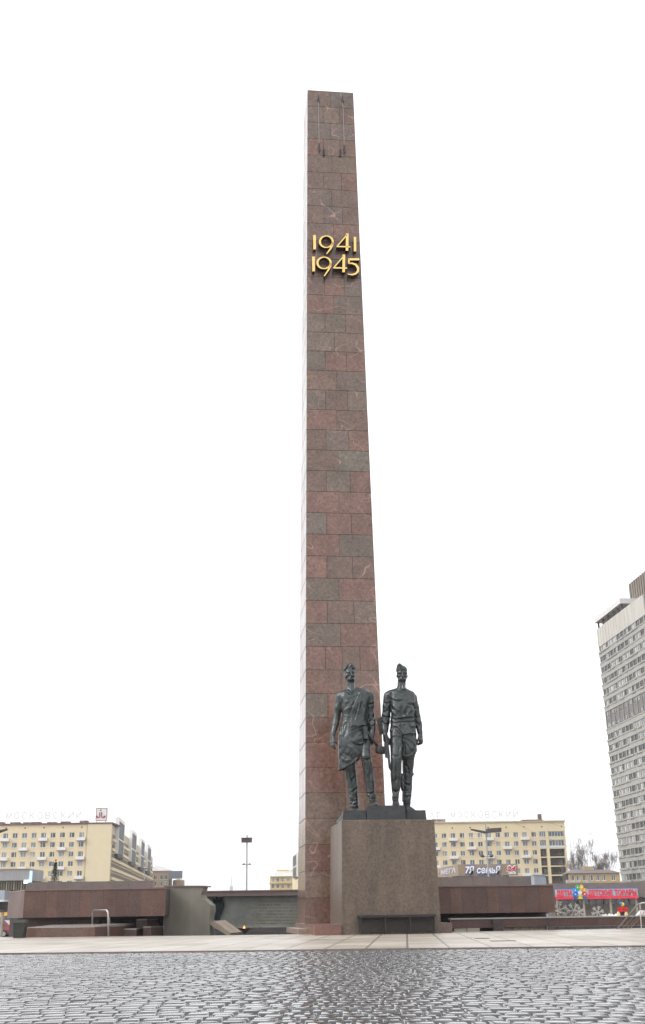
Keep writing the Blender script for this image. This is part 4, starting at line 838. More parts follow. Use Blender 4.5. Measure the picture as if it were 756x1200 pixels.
def left_block():
    Y = 400.; root = thing('apartment_building', P(60, 1075, Y), 'yellow apartment block on the left with white balconies and dark bay windows down its side', 'building')
    zt = P(60, 966.3, Y)[2]; X0 = P(6.7, 978.9, Y)[0]; X8 = P(95.6, 978.9, Y)[0]; pit = (X8-X0)/8; Z0 = P(50, 978.9, Y)[2]; fl = (Z0-P(50, 1024, Y)[2])/4
    cols = [X0+pit*i for i in range(-2, 9)]; rows = [Z0-fl*i for i in range(6)]
    xe = P(101, 1000, Y)[0]; xc = P(129.6, 1000, Y)[0]
    windowed_wall(root, Y, cols[0]-pit*.6, xe, LOW, zt, cols, rows, 1.75, 1.7)
    for r, z in enumerate(rows):
        for c, x in enumerate(cols):
            frame_window(root, x, z, Y, 1.75, 1.7)
            i = c-2
            if (r % 2 == 0 and i % 4 == 0) or (r % 2 == 1 and i % 4 == 2): balcony(root, x, z-1.85, Y)
    vents(root, cols[::2], P(50, 970, Y)[2], Y)
    MB().box(cols[0]-pit*.6, xc-6, Y+.505, Y+12, LOW, zt-.3).build('core', DARKW, root)
    MB().box(xe+.02, xc, Y-.25, Y+.5, LOW, zt).build('end_wall', YEL2, root)
    MB().box(xe-.12, xe+.018, Y-.3, Y+.49, LOW, zt).build('downpipe', pm('drain_pipe', (.30, .24, .17), .7, .1, 1), root)
    mb = MB(); mb.box(cols[0]-pit*.6-.2, xc+.3, Y-.45, Y+16, zt+.005, zt+.5); mb.build('roof_edge', ROOFT, root)
    for x in (1, 17, 32, 41, 60, 76, 98): 
        q = P(x, 964, Y+3); MB().box(q[0]-1.2, q[0]+RNG.uniform(1, 2.4), Y+2, Y+4.5, zt+.5, zt+.5+RNG.uniform(.35, .95)).build('roof_hatch', ROOFT, root)
    # street side, receding
    dv = ray(261, 1071.6); dv = vec(dv[0]/dv[1], 1.); C0 = vec(xc, Y); zf = zt
    at = lambda D: C0+dv*(D-Y)
    far = 640; mb = MB(); e = vec(-14, 0)
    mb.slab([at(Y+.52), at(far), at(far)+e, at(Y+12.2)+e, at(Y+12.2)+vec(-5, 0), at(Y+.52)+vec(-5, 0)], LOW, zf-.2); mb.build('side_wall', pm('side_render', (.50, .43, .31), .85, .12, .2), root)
    for r in range(9):
        z = Z0-fl*r+.4; mb = MB(); a, b = at(Y+4), at(far-2); o = vec(.10, 0); mb.slab([a+o, b+o, b+vec(.005, 0), a+vec(.005, 0)], z-1.5, z-.15); mb.build('side_glazing', SIDEG, root)
        mb = MB(); mb.slab([a+vec(.55, 0), b+vec(.55, 0), b+vec(.006, 0), a+vec(.006, 0)], z-2.5, z-1.52); mb.build('side_balcony', YEL2, root)
    zb, ztp = P(136, 1000.5, 413)[2], P(137, 957.5, 413)[2]
    for D0, D1 in ((413, 437), (474, 500), (529, 553), (577, 604)):
        a, b = at(D0), at(D1); o = vec(1.35, 0); mb = MB()
        mb.slab([a+vec(.01, 0), a+o, a+o+dv*.8, a+dv*.8+vec(.01, 0)], zb, ztp); mb.slab([a+o*.86+dv*.81, a+o+dv*.81, b+o, b+o*.86], ztp-1.3, ztp); mb.slab([b+vec(.01, 0), b+o, b+o-dv*.8, b-dv*.8+vec(.01, 0)], zb, ztp-1.31)
        mb.slab([a+o*.86+dv*.81, a+o+dv*.81, b+o-dv*.81, b+o*.86-dv*.81], (zb+ztp)/2-.35-1.0, (zb+ztp)/2+.1-1.0); mb.slab([a+vec(.01, 0)+dv*.81, a+o*.85+dv*.81, b+o*.85, b+vec(.01, 0)], ztp-.5, ztp-.01)
        bay = mb.build('bay', WHT, root)
        mb = MB(); mb.slab([a+vec(.02, 0)+dv*.82, a+o*.83+dv*.82, b+o*.83-dv*.82, b+vec(.02, 0)-dv*.82], zb+.2, ztp-.52); mb.build('bay_glass', BAYG, bay)
        mb = MB(); mb.slab([a+vec(-.3, 0)+dv, a+o*.95+dv, b+o*.95-dv, b+vec(-.3, 0)-dv], zb-1.1, zb-.02); mb.build('bay_soffit', DARKW, bay)
    # roof sign
    r2 = thing('roof_sign', P(50, 965, Y+1), 'pale cyrillic roof lettering on a lattice atop the left yellow block', 'sign')
    roof_letters(r2, 'МОСКОВСКИЙ', 7, 95, 960.2, 952, Y+1, LETW)
    r3 = thing('emblem_sign', P(119, 963, Y), 'square white rooftop sign with dark red JL emblem', 'sign')
    a, b = P(112, 962, Y-.5), P(125.6, 946.6, Y-.5); red = pm('sign_red', (.30, .02, .045), .5, .1, 2)
    MB().box(a[0], b[0], Y-.4, Y+1.4, a[2], b[2]).build('panel', WHT, r3)
    fr = MB(); fc = pm('sign_frame', (.42, .27, .2), .5, .1, 2); t = .18
    for q in ((a[0]-.05, a[0]+t, a[2], b[2]), (b[0]-t, b[0]+.05, a[2], b[2]), (a[0]+t, b[0]-t, a[2], a[2]+t), (a[0]+t, b[0]-t, b[2]-t, b[2]+.05)): fr.box(q[0], q[1], Y-.5, Y-.402, q[2], q[3])
    fr.build('frame', fc, r3)
    Q = lambda x, y: P(100+x/6.3, 930+y/6.3, Y-.5)
    for sgn in (-1, 1):
        m = MB(); cx = 113; m.tube([Q(cx+sgn*7, 138), Q(cx+sgn*7, 168), Q(cx+sgn*11, 176), Q(cx+sgn*20, 176), Q(cx+sgn*27, 171)], .17, 8); m.lathe(Q(cx+sgn*28, 170), [(.02, -.05), (.36, -.05), (.36, .1), (.02, .1)], 12, (0, -1, 0)); m.build('emblem', red, r3)
    MB().lathe(Q(113, 122), [(.02, -.05), (.28, -.05), (.28, .1), (.02, .1)], 12, (0, -1, 0)).build('dot', pm('sign_teal', (.10, .28, .36), .5, .1, 2), r3)
    for x in (a[0]+.4, b[0]-.4): MB().box(x-.1, x+.1, Y, Y+.2, zt+.5, a[2]).build('leg', fc, r3)
left_block()
def right_block():
    Y = 415.; root = thing('apartment_building', P(580, 1070, Y), 'yellow apartment block on the right with stacked corner loggias and white balconies', 'building')
    zt = P(600, 963.6, Y)[2]; X0 = P(510, 978.7, Y)[0]; X11 = P(625.5, 978.7, Y)[0]; pit = (X11-X0)/11; Z0 = P(570, 978.7, Y)[2]; fl = (Z0-P(570, 1021, Y)[2])/4
    cols = [X0+pit*i for i in range(-1, 12)]; rows = [Z0-fl*i for i in range(5)]; xw = P(630, 1000, Y)[0]; xr = P(664.5, 1000, Y)[0]; xl = P(392, 1000, Y)[0]
    extra = [cols[0]-pit*i for i in range(1, int((cols[0]-xl)/pit)+1)]; acc = (MB(), MB())      # the stretch behind the pedestal
    windowed_wall(root, Y, xl, xw, LOW, zt, extra+cols, rows, 1.7, 1.65)
    for z in rows:
        for x in extra: frame_window(root, x, z, Y, 1.7, 1.65, acc=acc)
    for m, nm, mt in zip(acc, ('hidden_windows', 'hidden_panes'), (WHT, GLS[1])): o = m.build(nm, mt, root); o['kind'] = 'stuff'
    for r, z in enumerate(rows):
        for c, x in enumerate(cols):
            frame_window(root, x, z, Y, 1.7, 1.65); i = c-1
            if (r % 2 == 0 and i % 4 == 2) or (r % 2 == 1 and i % 4 == 0): balcony(root, x, z-1.8, Y)
    vents(root, [P(x, 969, Y)[0] for x in (508, 530, 551, 572, 593, 614, 635, 658)], P(600, 969.2, Y)[2], Y)
    MB().box(xl, xr-.3, Y+2.4, Y+16, LOW, zt-.3).build('core', DARKW, root)
    MB().box(xl, xw-.02, Y+.505, Y+2.39, LOW, zt-.3).build('core', DARKW, root)
    # loggia tower at the corner: pier, two bays, slabs
    p = [P(x, 1000, Y)[0] for x in (630, 633.6, 641.2, 644.4, 662.6)]+[xr]
    mb = MB()
    for a, b in ((p[0]+.005, p[1]), (p[2], p[3]), (p[4], p[5])): mb.box(a, b, Y-.02, Y+2.3, LOW, zt)
    zr = [Z0-fl*i for i in range(7)]
    for a, b in ((p[1]+.004, p[2]-.004), (p[3]+.004, p[4]-.004)):
        mb.box(a, b, Y, Y+2.3, Z0+1.0, zt-.01)
        for i, z in enumerate(zr): mb.box(a, b, Y, Y+2.3, z-1.85 if i else z-1.9, z-1.45 if i else z-.85)
    mb.build('loggia_frame', YEL, root)
    for (a, b), n in (((p[1], p[2]), 3), ((p[3], p[4]), 5)):
        for i, z in enumerate(zr):
            cx, w = (a+b)/2, b-a-.02
            if i == 0: frame_window(root, cx, z+.06, Y, w*.92, 1.75, n, GLS[1])
            elif i == 1:
                frame_window(root, cx, z+.05, Y, w*.97, 1.9, n, GLS[1]); MB().box(a+.01, b-.01, Y-.06, Y+.1, z-1.44, z-.98+.05).build('glazed_parapet', WHT, root)
            else:
                g = MB(); g.box(a+.02, b-.02, Y+.3, Y+.34, z-.62, z-.55)
                for k in range(int(w/.35)): g.box(a+.1+k*.35, a+.14+k*.35, Y+.3, Y+.34, z-1.45, z-.62)
                g.build('railing', pm('rail_rust', (.12, .085, .07), .7, .2, 2), root)
                f = frame_window(root, cx+w*.22, z-.1, Y+1.9, min(1.6, w*.4), 1.5, 2); f.data.materials[0] = pm('loggia_frame_grey', (.22, .19, .15), .7, .2, 1)
    MB().box(xl-.2, xr+.25, Y-.4, Y+16, zt+.005, zt+.45).build('roof_edge', pm('roof_edge', (.5, .42, .28), .7, .2, 1), root)
    for x0, x1, y in ((507, 522, 959.8), (612, 636, 960.5)):
        a, b = P(x0, y, Y+4), P(x1, y, Y+4); mb = MB(); mb.box(a[0], b[0], Y+4, Y+9, zt+.46, a[2]); mb.build('roof_hut', ROOFT, root)
    # street side seen left of the shaft
    dv = ray(261, 1071.6); dv = vec(dv[0]/dv[1], 1.); at = lambda D: vec(xl, Y)+dv*(D-Y)
    MB().slab([at(Y+16.1), at(670), at(670)+vec(13, 0), at(Y+16.1)+vec(13, 0)], LOW, zt-.3).build('side_wall', YEL2, root)
    z1, z0 = P(347.5, 999.3, 615)[2], P(347.5, 1027.5, 615)[2]
    a, b = at(612), at(645); o = vec(-1.3, 0); mb = MB(); mb.slab([a, a+o, a+o+dv*.8, a+dv*.8], z0, z1); mb.slab([b, b+o, b+o-dv*.8, b-dv*.8], z0, z1); mb.slab([a+o+dv*.81, b+o-dv*.81, b-dv*.81, a+dv*.81], z1-.8, z1); mb.slab([a+o+dv*.81, b+o-dv*.81, b+o*.6-dv*.81, a+o*.6+dv*.81], (z0+z1)/2-.8, (z0+z1)/2-.3)
    bay = mb.build('bay', WHT, root); MB().slab([a+o*.9+dv*.82, b+o*.9-dv*.82, b-dv*.82, a+dv*.82], z0+.1, z1-.82).build('bay_glass', BAYG, bay)
    r2 = thing('roof_sign', P(560, 963, Y+1), 'pale cyrillic roof lettering on a lattice atop the right yellow block', 'sign')
    roof_letters(r2, 'АГ МОСКОВСКИЙ', 503.5, 607, 959.3, 951.6, Y+1, LETW)
    r3 = thing('roof_aerial', P(630, 961, Y+6), 'spindly television aerial with a white dish on the right yellow roof', 'aerial'); q = P(630.3, 961, Y+6); t = P(630.3, 945.5, Y+6); dk = pm('aerial_steel', (.25, .22, .22), .6, .2, 2)
    MB().tube([q-vec(0, 0, .6), t], .07, 6).build('mast', dk, r3)
    mb = MB()
    for i, l in enumerate((1.2, .9, .6)): mb.tube([t+vec(-l, 0, -.1-.4*i), t+vec(l, 0, .05-.4*i)], .05, 5)
    mb.build('crossbar', dk, r3); MB().lathe(P(629.6, 961.5, Y+5), [(.05, .2), (.5, .06), (.62, -.05), (.6, -.09), (.05, .12)], 12, (-.3, -1, .2)).build('dish', WHT, r3)
    MB().box(q[0]+.3, q[0]+1.5, Y+6, Y+8, zt+.45, zt+3.2).build('base_box', ROOFT, r3)
right_block()
TG = [pm('tower_glass_dark', (.028, .032, .036), .35, .5, .2, spec=.3, detail=2), pm('tower_glass_mid', (.075, .08, .082), .35, .4, .2, spec=.3, detail=2), pm('tower_glass_sheen', (.42, .43, .42), .5, .3, .15, spec=.3)]  # the pale panes carry the sky's reflection in their colour
def tower():
    E0 = P(726., 1012, 370); dv = vec(ray(261, 1071.6)[0], ray(261, 1071.6)[1]); dv /= np.linalg.norm(dv); near = -dv; out = vec(-dv[1], dv[0])   # outward = to the left
    root = thing('tower_block', (*E0[:2], LOW), 'tall pale grey tower block of many window rows at the right edge', 'building')
    at = lambda s, o=0.: E0[:2]+near*s+out*o
    zy = lambda v: P(690+0, 650+v/2.927, 370)[2]
    P0 = lambda y, x=712: P(x, y, 370)[2]
    fl = (P0(650+627/2.927)-P0(650+1108/2.927, 725))/12; zlow = P0(650+1108/2.927, 725)
    ztop = P0(743, 700)+1.6; S_ = 44.
    conc = pm('panel_grey', (.33, .315, .29), .8, .12, .3); old = pm('panel_stained', (.46, .435, .39), .85, .22, .8, stretch=(1, 1, .12)); frm = pm('frame_white', (.30, .285, .265), .6, .15, .6)
    MB().slab([at(0, -.4), at(S_, -.4), at(S_, -18), at(0, -18)], LOW, ztop-.4).build('core', pm('core_dark', (.16, .15, .15), .8, .2, .5), root)
    nb = int((ztop-zlow)/fl); band = 13 if True else 0; rows = []
    zr = zlow-3*fl; k = -3
    rest_f, rest_g, count = MB(), MB(), 0
    while k <= 20:
        inband = k in (13, 14)
        z0, z1 = zr-.95, zr+.85
        if not inband or k == 13:
            mb = MB(); mb.slab([at(0, .0), at(S_, .0), at(S_, -.395), at(0, -.395)], zr-fl+.852, z0-.002); mb.build('spandrel', conc, root)
            mb = MB(); mb.slab([at(-.1, .14), at(S_, .14), at(S_, .004), at(-.1, .004)], z0-.42, z0-.06); mb.build('sill_band', conc, root)
        s = .25; i = 0
        while s < 43 and not inband:
            w = (3.1, 1.55, 1.45, 2.9, 3.2, 1.5, 1.6)[(i+k*2) % 7]; gap = (.5, .12, .45, .25, .6, .1, .4)[(i+k*2) % 7]
            fr, gl = MB(), MB(); d = -.14
            for a0, a1, b0, b1 in ((s, s+.09, z0, z1), (s+w-.09, s+w, z0, z1), (s+.09, s+w-.09, z0, z0+.1), (s+.09, s+w-.09, z1-.1, z1)):
                fr.slab([at(a0, d), at(a1, d), at(a1, d-.1), at(a0, d-.1)], b0, b1)
            if w > 1.5: fr.slab([at(s+w*.62, d-.01), at(s+w*.62+.09, d-.01), at(s+w*.62+.09, d-.09), at(s+w*.62, d-.09)], z0+.1, z1-.1)
            sl = RNG.random(); fr_s = sillb.slab([at(s-.05, .3), at(s+w+.05, .3), at(s+w+.05, .145), at(s-.05, .145)], z0-.55, z0-.06) if sl < .6 else None
            gl.slab([at(s+.04, d-.12), at(s+w-.04, d-.12), at(s+w-.04, d-.17), at(s+.04, d-.17)], z0+.04, z1-.04)
            if count < 100 and k <= 7:
                f = fr.build('window', frm, root); gl.build('pane', random.choice(TG+TG[:2]), f); count += 1
            else:
                rest_f.add(fr.v, fr.f); b = (rest_g if RNG.random() < .55 else rest_f2); b.add(gl.v, gl.f)
            if gap > .2: fr2 = MB(); rest_c.slab([at(s+w+.02, -.02), at(s+w+gap-.02, -.02), at(s+w+gap-.02, -.39), at(s+w+.02, -.39)], z0, z1)
            s += w+gap; i += 1
        zr += fl; k += 1
    o = sillb.build('window_boxes', conc, root); o['kind'] = 'stuff'; o = rest_f.build('upper_windows', frm, root); o['kind'] = 'stuff'; o = rest_g.build('upper_panes', TG[0], root); o['kind'] = 'stuff'; o = rest_f2.build('upper_panes', TG[2], root); o['kind'] = 'stuff'; o = rest_c.build('pier_panels', conc, root); o['kind'] = 'stuff'
    # double-height service floor
    zs = zlow+13*fl; brown = pm('pier_brown', (.26, .19, .15), .8, .2, .6)
    for j in range(11):
        s = .3+j*4.2; MB().slab([at(s, -.03), at(s+.5, -.03), at(s+.5, -.39), at(s, -.39)], zs-.95, zs+fl+.85).build('service_pier', brown, root)
        if j < 10:
            for h0, h1 in ((zs-.7, zs+.5), (zs+fl-.6, zs+fl+.7)):
                for q in range(4):
                    a = s+.75+q*.85; f = MB(); f.slab([at(a, -.2), at(a+.62, -.2), at(a+.62, -.3), at(a, -.3)], h0, h1); f.build('service_pane', random.choice(GLS[:3]), root)
            f = MB(); f.slab([at(s+.6, -.25), at(s+4.1, -.25), at(s+4.1, -.35), at(s+.6, -.35)], zs+.55, zs+fl-.65); f.build('service_panel', pm('blue_grey', (.145, .14, .14), .6, .15, .5), root)
    mb = MB(); mb.slab([at(0, .0), at(S_, .0), at(S_, -.395), at(0, -.395)], zr-fl+.852, ztop); mb.build('attic', old, root)
    mb = MB()
    for j in range(12): mb.slab([at(1+j*2.6, .02), at(1.12+j*2.6, .02), at(1.12+j*2.6, .003), at(1+j*2.6, .003)], zr-fl+.9, ztop-.2)
    mb.build('joint_strips', pm('stain', (.20, .15, .11), .9, .3, 2), root)
    for i, s in enumerate((.6, 5.5, 10.5, 15.5, 20, 24)):
        MB().slab([at(s, -.3), at(s+.5, -.3), at(s+.5, -.8), at(s, -.8)], ztop-.35, ztop+2.2).build('roof_post', DARKW, root)
    MB().slab([at(2, -4.5), at(26, -4.5), at(26, -5), at(2, -5)], ztop-.35, ztop+2.2).build('roof_screen', pm('screen', (.12, .12, .13), .7, .3, .4), root)
    MB().slab([at(-.6, .35), at(25.6, .35), at(25.6, -7), at(-.6, -7)], ztop+2.205, ztop+3.9).build('canopy', pm('canopy_white', (.6, .58, .56), .8, .1, .3), root)
    q = None; mb = MB()
    zt2 = P(733, 680.5, 352)[2]
    s0 = 13.5
    for j in range(26): mb.slab([at(s0+j*1.0, -7.6+.35*(j % 2)), at(s0+j*1.0+.98, -7.6+.35*(j % 2)), at(s0+j*1.0+.98, -16), at(s0+j*1.0, -16)], ztop-.3, zt2)
    mb.build('penthouse', pm('ribbed_metal', (.18, .15, .12), .6, .3, .8, stretch=(1, 1, .1)), root)
rest_f2, rest_c, sillb = MB(), MB(), MB()
tower()

# ================================================================ shops, small buildings and street furniture
def slanted(root, name, a, b, z0a, z1a, z0b, z1b, th, mat):       # wall panel between plan points with its own heights at each end
    t = (b-a)/np.linalg.norm(b-a); n = vec(-t[1], t[0])*th
    mb = MB(); mb.frustum([(*a, z0a), (*b, z0b), (*b, z1b), (*a, z1a)], [(*(a+n), z0a), (*(b+n), z0b), (*(b+n), z1b), (*(a+n), z1a)]); return mb.build(name, mat, root)
def family_shop():
    Y = 260.; root = thing('shop', P(570, 1075, Y), 'low shop with a wide brown fascia reading 7Я семьЯ and a red 24', 'shop')
    br = pm('fascia_brown', (.27, .20, .135), .7, .12, .5)
    a, b = P(537.3, 1027, Y), P(607.3, 1025.2, Y); zt = P(570, 1012.6, Y)[2]; zb = P(570, 1026, Y)[2]
    MB().box(a[0], b[0], Y, Y+.6, zb, zt).build('fascia', br, root)
    g = MB(); g.box(a[0]+.4, b[0]-2, Y+.8, Y+.9, LOW, zb-.005); g.build('shop_glazing', GLS[1], root)
    for i in range(9):
        x = a[0]+.3+(b[0]-a[0]-2.5)*i/8; MB().box(x, x+.14, Y+.6, Y+.79, LOW, zb-.01).build('mullion', pm('alu', (.5, .5, .5), .4, .1, 1), root)
    MB().box(a[0], b[0], Y+.62, Y+14, zb+.01, zt-.12).build('roof', pm('shop_roof', (.2, .19, .18), .8, .2, .5), root); MB().box(b[0]-2, b[0]-.05, Y+.1, Y+.61, LOW, zb-.01).build('end_pier', YEL, root)
    Y2 = 292.; c = P(505, 1020, Y2); z0, z1 = P(510, 1029.3, Y2)[2], P(510, 1019.4, Y2)[2]
    slanted(root, 'side_fascia', c[:2], a[:2]-vec(.02, 0), z0, z1, zb, zt, .5, br)
    t = (a-c); t[2] = 0; t /= np.linalg.norm(t); n = vec(t[1], -t[0], 0)
    white, blue, redl, lil = pm('letter_white', (.80, .80, .82), .5, .03, 1), pm('letter_blue', (.02, .05, .30), .5, .05, 1), pm('letter_red', (.52, .02, .03), .5, .05, 1), pm('letter_lilac', (.50, .49, .60), .5, .05, 1)
    def word(txt, x0, x1, yb, yt, m, dy, bold, sh=.18, nm='lettering'):
        o, k = P(x0, yb, Y), P(x1, yb, Y); return text_mesh(txt, m, nm, root, (o[0], Y-dy, o[2]), (1, 0, 0), (0, 0, 1), P(x0, yt, Y)[2]-o[2], .08, bold, k[0]-o[0], sh)
    for txt, x0, x1 in (('7Я', 545.2, 556.4), ('семьЯ', 558.8, 587.2)):
        word(txt, x0-.4, x1+.4, 1024.0, 1014.9, blue, .06, .09, nm='letter_backing'); word(txt, x0, x1-.2, 1023.3, 1015.2, white, .16, .035)
    word('24', 593.6, 604.8, 1021.0, 1014.4, white, .06, .09, nm='letter_backing'); word('24', 594.0, 604.3, 1020.7, 1014.9, redl, .16, .03); word('часа', 595.5, 604.6, 1024.2, 1021.2, white, .06, .04)
    L2 = np.linalg.norm((a-c)[:2]); h = (zt-zb)*.5
    for txt, f0, f1, m in (('НЫЙ', .03, .27, lil), ('МЕГА', .40, .93, lil)):
        o = c+t*L2*f0; zz = z0+(zb-z0)*f0+.6; text_mesh(txt, m, 'lettering', root, (*(o+n*.08)[:2], zz), t, (0, 0, 1), h*.85, .06, .035, L2*(f1-f0), .1)
    o = c+t*L2*.33+n*.06; MB().lathe((*o[:2], z0+1.2), [(.02, -.05), (.5, -.05), (.5, .06), (.02, .06)], 14, n).build('pink_disc', pm('pink_disc', (.6, .28, .24), .5, .1, 1), root)
    q = P(514, 1036, 77.6); 
    r = thing('white_board', q, 'small white and dark board on top of the parapet beside the pedestal', 'board'); a2, b2 = P(511, 1035.6, 77.2), P(516, 1030.6, 77.2)
    w = (b2[0]-a2[0])/4
    for i, m in enumerate((pm('board_black', (.02, .02, .02), .6), WHT, pm('board_black', (.02, .02, .02), .6), pm('board_cream', (.7, .66, .5), .6, .05, 2))): MB().box(a2[0]+w*i, a2[0]+w*(i+1)-.01, 77.2, 77.3, a2[2]-.3, b2[2]).build('stripe', m, r)
family_shop()
def toy_shop():
    Y = 300.; root = thing('shop', P(700, 1072, Y), 'low flat roofed shop with a long red children goods sign over slim columns', 'shop')
    zt = P(700, 1034.5, Y)[2]; zs1, zs0 = P(700, 1040.6, Y)[2], P(700, 1053.4, Y)[2]; x0, x1 = P(640, 1045, Y)[0], P(800, 1045, Y)[0]; s0, s1 = P(650.8, 1045, Y)[0], P(747.5, 1045, Y)[0]
    MB().box(x0, x1, Y+.5, Y+14, zs0+.3, zt).build('roof_band', pm('roof_band', (.155, .12, .105), .75, .2, .4), root)
    MB().box(x0, x1, Y+4.5, Y+13, LOW, zs0+.29).build('rear_wall', pm('shop_wall', (.20, .17, .13), .8, .25, .4), root)
    MB().box(x0, s0-.2, Y+.6, Y+4.4, LOW, zs0+.29).build('side_wall', pm('shop_side', (.19, .15, .13), .8, .2, .5), root)
    for i in range(12): MB().box(s0+.6+i*1.75, s0+2.1+i*1.75, Y+4.4, Y+4.49, zs0-1.3, zs0-.1).build('window', GLS[i % 2*3], root)
    for x in (653.5, 685, 716.5, 747): c = P(x, 1060, Y); MB().box(c[0]-.22, c[0]+.22, Y+.7, Y+1.1, LOW, zs0+.29).build('column', pm('column_pale', (.40, .33, .25), .7, .1, 1), root)
    red = pm('toy_red', (.82, .015, .055), .45, .04, 1); pale = pm('toy_pale', (.34, .52, .60), .5, .08, .4); blu = pm('toy_blue', (.04, .14, .34), .5, .05, 1)
    H = zs1-zs0
    MB().box(s0, s1, Y, Y+.45, zs0+H*.26, zs1-H*.09).build('sign_panel', pale, root); MB().box(s0, s1, Y-.05, Y+.45, zs1-H*.088, zs1).build('sign_edge', blu, root)
    c0, c1 = P(671.5, 1045, Y)[0], P(687.5, 1045, Y)[0]
    MB().box(s0, c0-.02, Y-.06, Y+.45, zs0, zs0+H*.258).build('sign_stripe', red, root); MB().box(c1+.02, s1, Y-.06, Y+.45, zs0, zs0+H*.258).build('sign_stripe', red, root); MB().box(c0, c1, Y-.05, Y+.45, zs0-.1, zs0+H*.258).build('sign_stripe', pm('toy_navy', (.05, .07, .16), .5), root)
    z = zs0+H*.32
    text_mesh('ДЕТИ', red, 'lettering', root, (s0+.15, Y-.1, z), (1, 0, 0), (0, 0, 1), H*.5, .12, .05, c0-s0-.5); text_mesh('ДЕТСКИЕ ТОВАРЫ', red, 'lettering', root, (c1+.25, Y-.1, z), (1, 0, 0), (0, 0, 1), H*.5, .12, .05, s1-c1-.6)
    cx, cz = (c0+c1)/2, zs0+H*.62
    for i, col in enumerate(((.01, .12, .6), (.02, .25, .75), (.04, .45, .10), (.75, .55, .02), (.75, .28, .02), (.62, .03, .04))):
        a = math.radians(200-i*44); r = 1.25; m = pm('petal_%d' % i, col, .45, .04, 1); ux, uz = math.cos(a), math.sin(a); ctr = vec(cx+ux*r, Y-.12, cz+uz*r)
        mb = MB(); n = 18; ring = [ctr+vec(ux, 0, uz)*.72*math.cos(t)+vec(-uz, 0, ux)*.52*math.sin(t) for t in [2*math.pi*k/n for k in range(n)]]; mb.prism(ring, (0, .16, 0)); p = mb.build('petal', m, root)
        MB().lathe(ctr+vec(0, -.03, 0), [(.02, -.02), (.17, -.02), (.17, .02), (.02, .02)], 10, (0, -1, 0)).build('petal_eye', WHT, p)
    MB().lathe((cx, Y-.14, cz-.1), [(.02, -.02), (.5, -.02), (.5, .05), (.02, .05)], 14, (0, -1, 0)).build('flower_centre', WHT, root)
    MB().prism([(cx-.7, Y-.16, zs0+.05), (cx+.7, Y-.16, zs0+.05), (cx, Y-.16, zs0+1.2)], (0, .08, 0)).build('yellow_wedge', pm('petal_3', (.75, .55, .02)), root)
    for x, w, h in ((664, 4, .9), (672, 9, .5), (688, 6, .7)): q = P(x, 1034.5, Y+5); MB().box(q[0], q[0]+w*.14, Y+4, Y+6, zt+.005, zt+h).build('roof_unit', pm('roof_unit', (.33, .31, .30), .6, .2, 1), root)
    # low yellow house behind it
    Y = 330.; root = thing('house', P(697, 1060, Y), 'low yellow house with a dark roof below the bare trees', 'house'); a, b = P(666, 1022, Y), P(726, 1022, Y); zt = P(697, 1023.2, Y)[2]; zr = P(697, 1021.0, Y+6)[2]
    cols = [P(x, 1030, Y)[0] for x in (671, 678, 685.5, 693, 700.5, 708, 719)]; windowed_wall(root, Y, a[0], b[0], LOW, zt, cols, [P(690, 1028.8, Y)[2]], 1.1, 1.5, .4, pm('ochre', (.46, .33, .16), .85, .1, .4))
    for c in cols: frame_window(root, c, P(690, 1028.8, Y)[2], Y, 1.1, 1.5)
    MB().box(a[0], b[0], Y+1.5, Y+9, LOW, zt-.2).build('core', DARKW, root)
    mb = MB(); mb.frustum([(a[0]+2, Y+5, zr+.4), (b[0]-2, Y+5, zr+.4), (b[0]-2, Y+5.4, zr+.4), (a[0]+2, Y+5.4, zr+.4)], [(a[0]-.4, Y-.5, zt+.004), (b[0]+.4, Y-.5, zt+.004), (b[0]+.4, Y+10, zt+.004), (a[0]-.4, Y+10, zt+.004)]); mb.build('roof', pm('house_roof', (.17, .14, .14), .8, .2, .5), root)
    q = P(684, 1018, Y+5); MB().box(q[0], q[0]+2.6, Y+4.4, Y+5.9, zr-.5, zr+1.3).build('chimney', pm('ochre_dark', (.36, .27, .15), .85, .15, .5), root)
toy_shop()
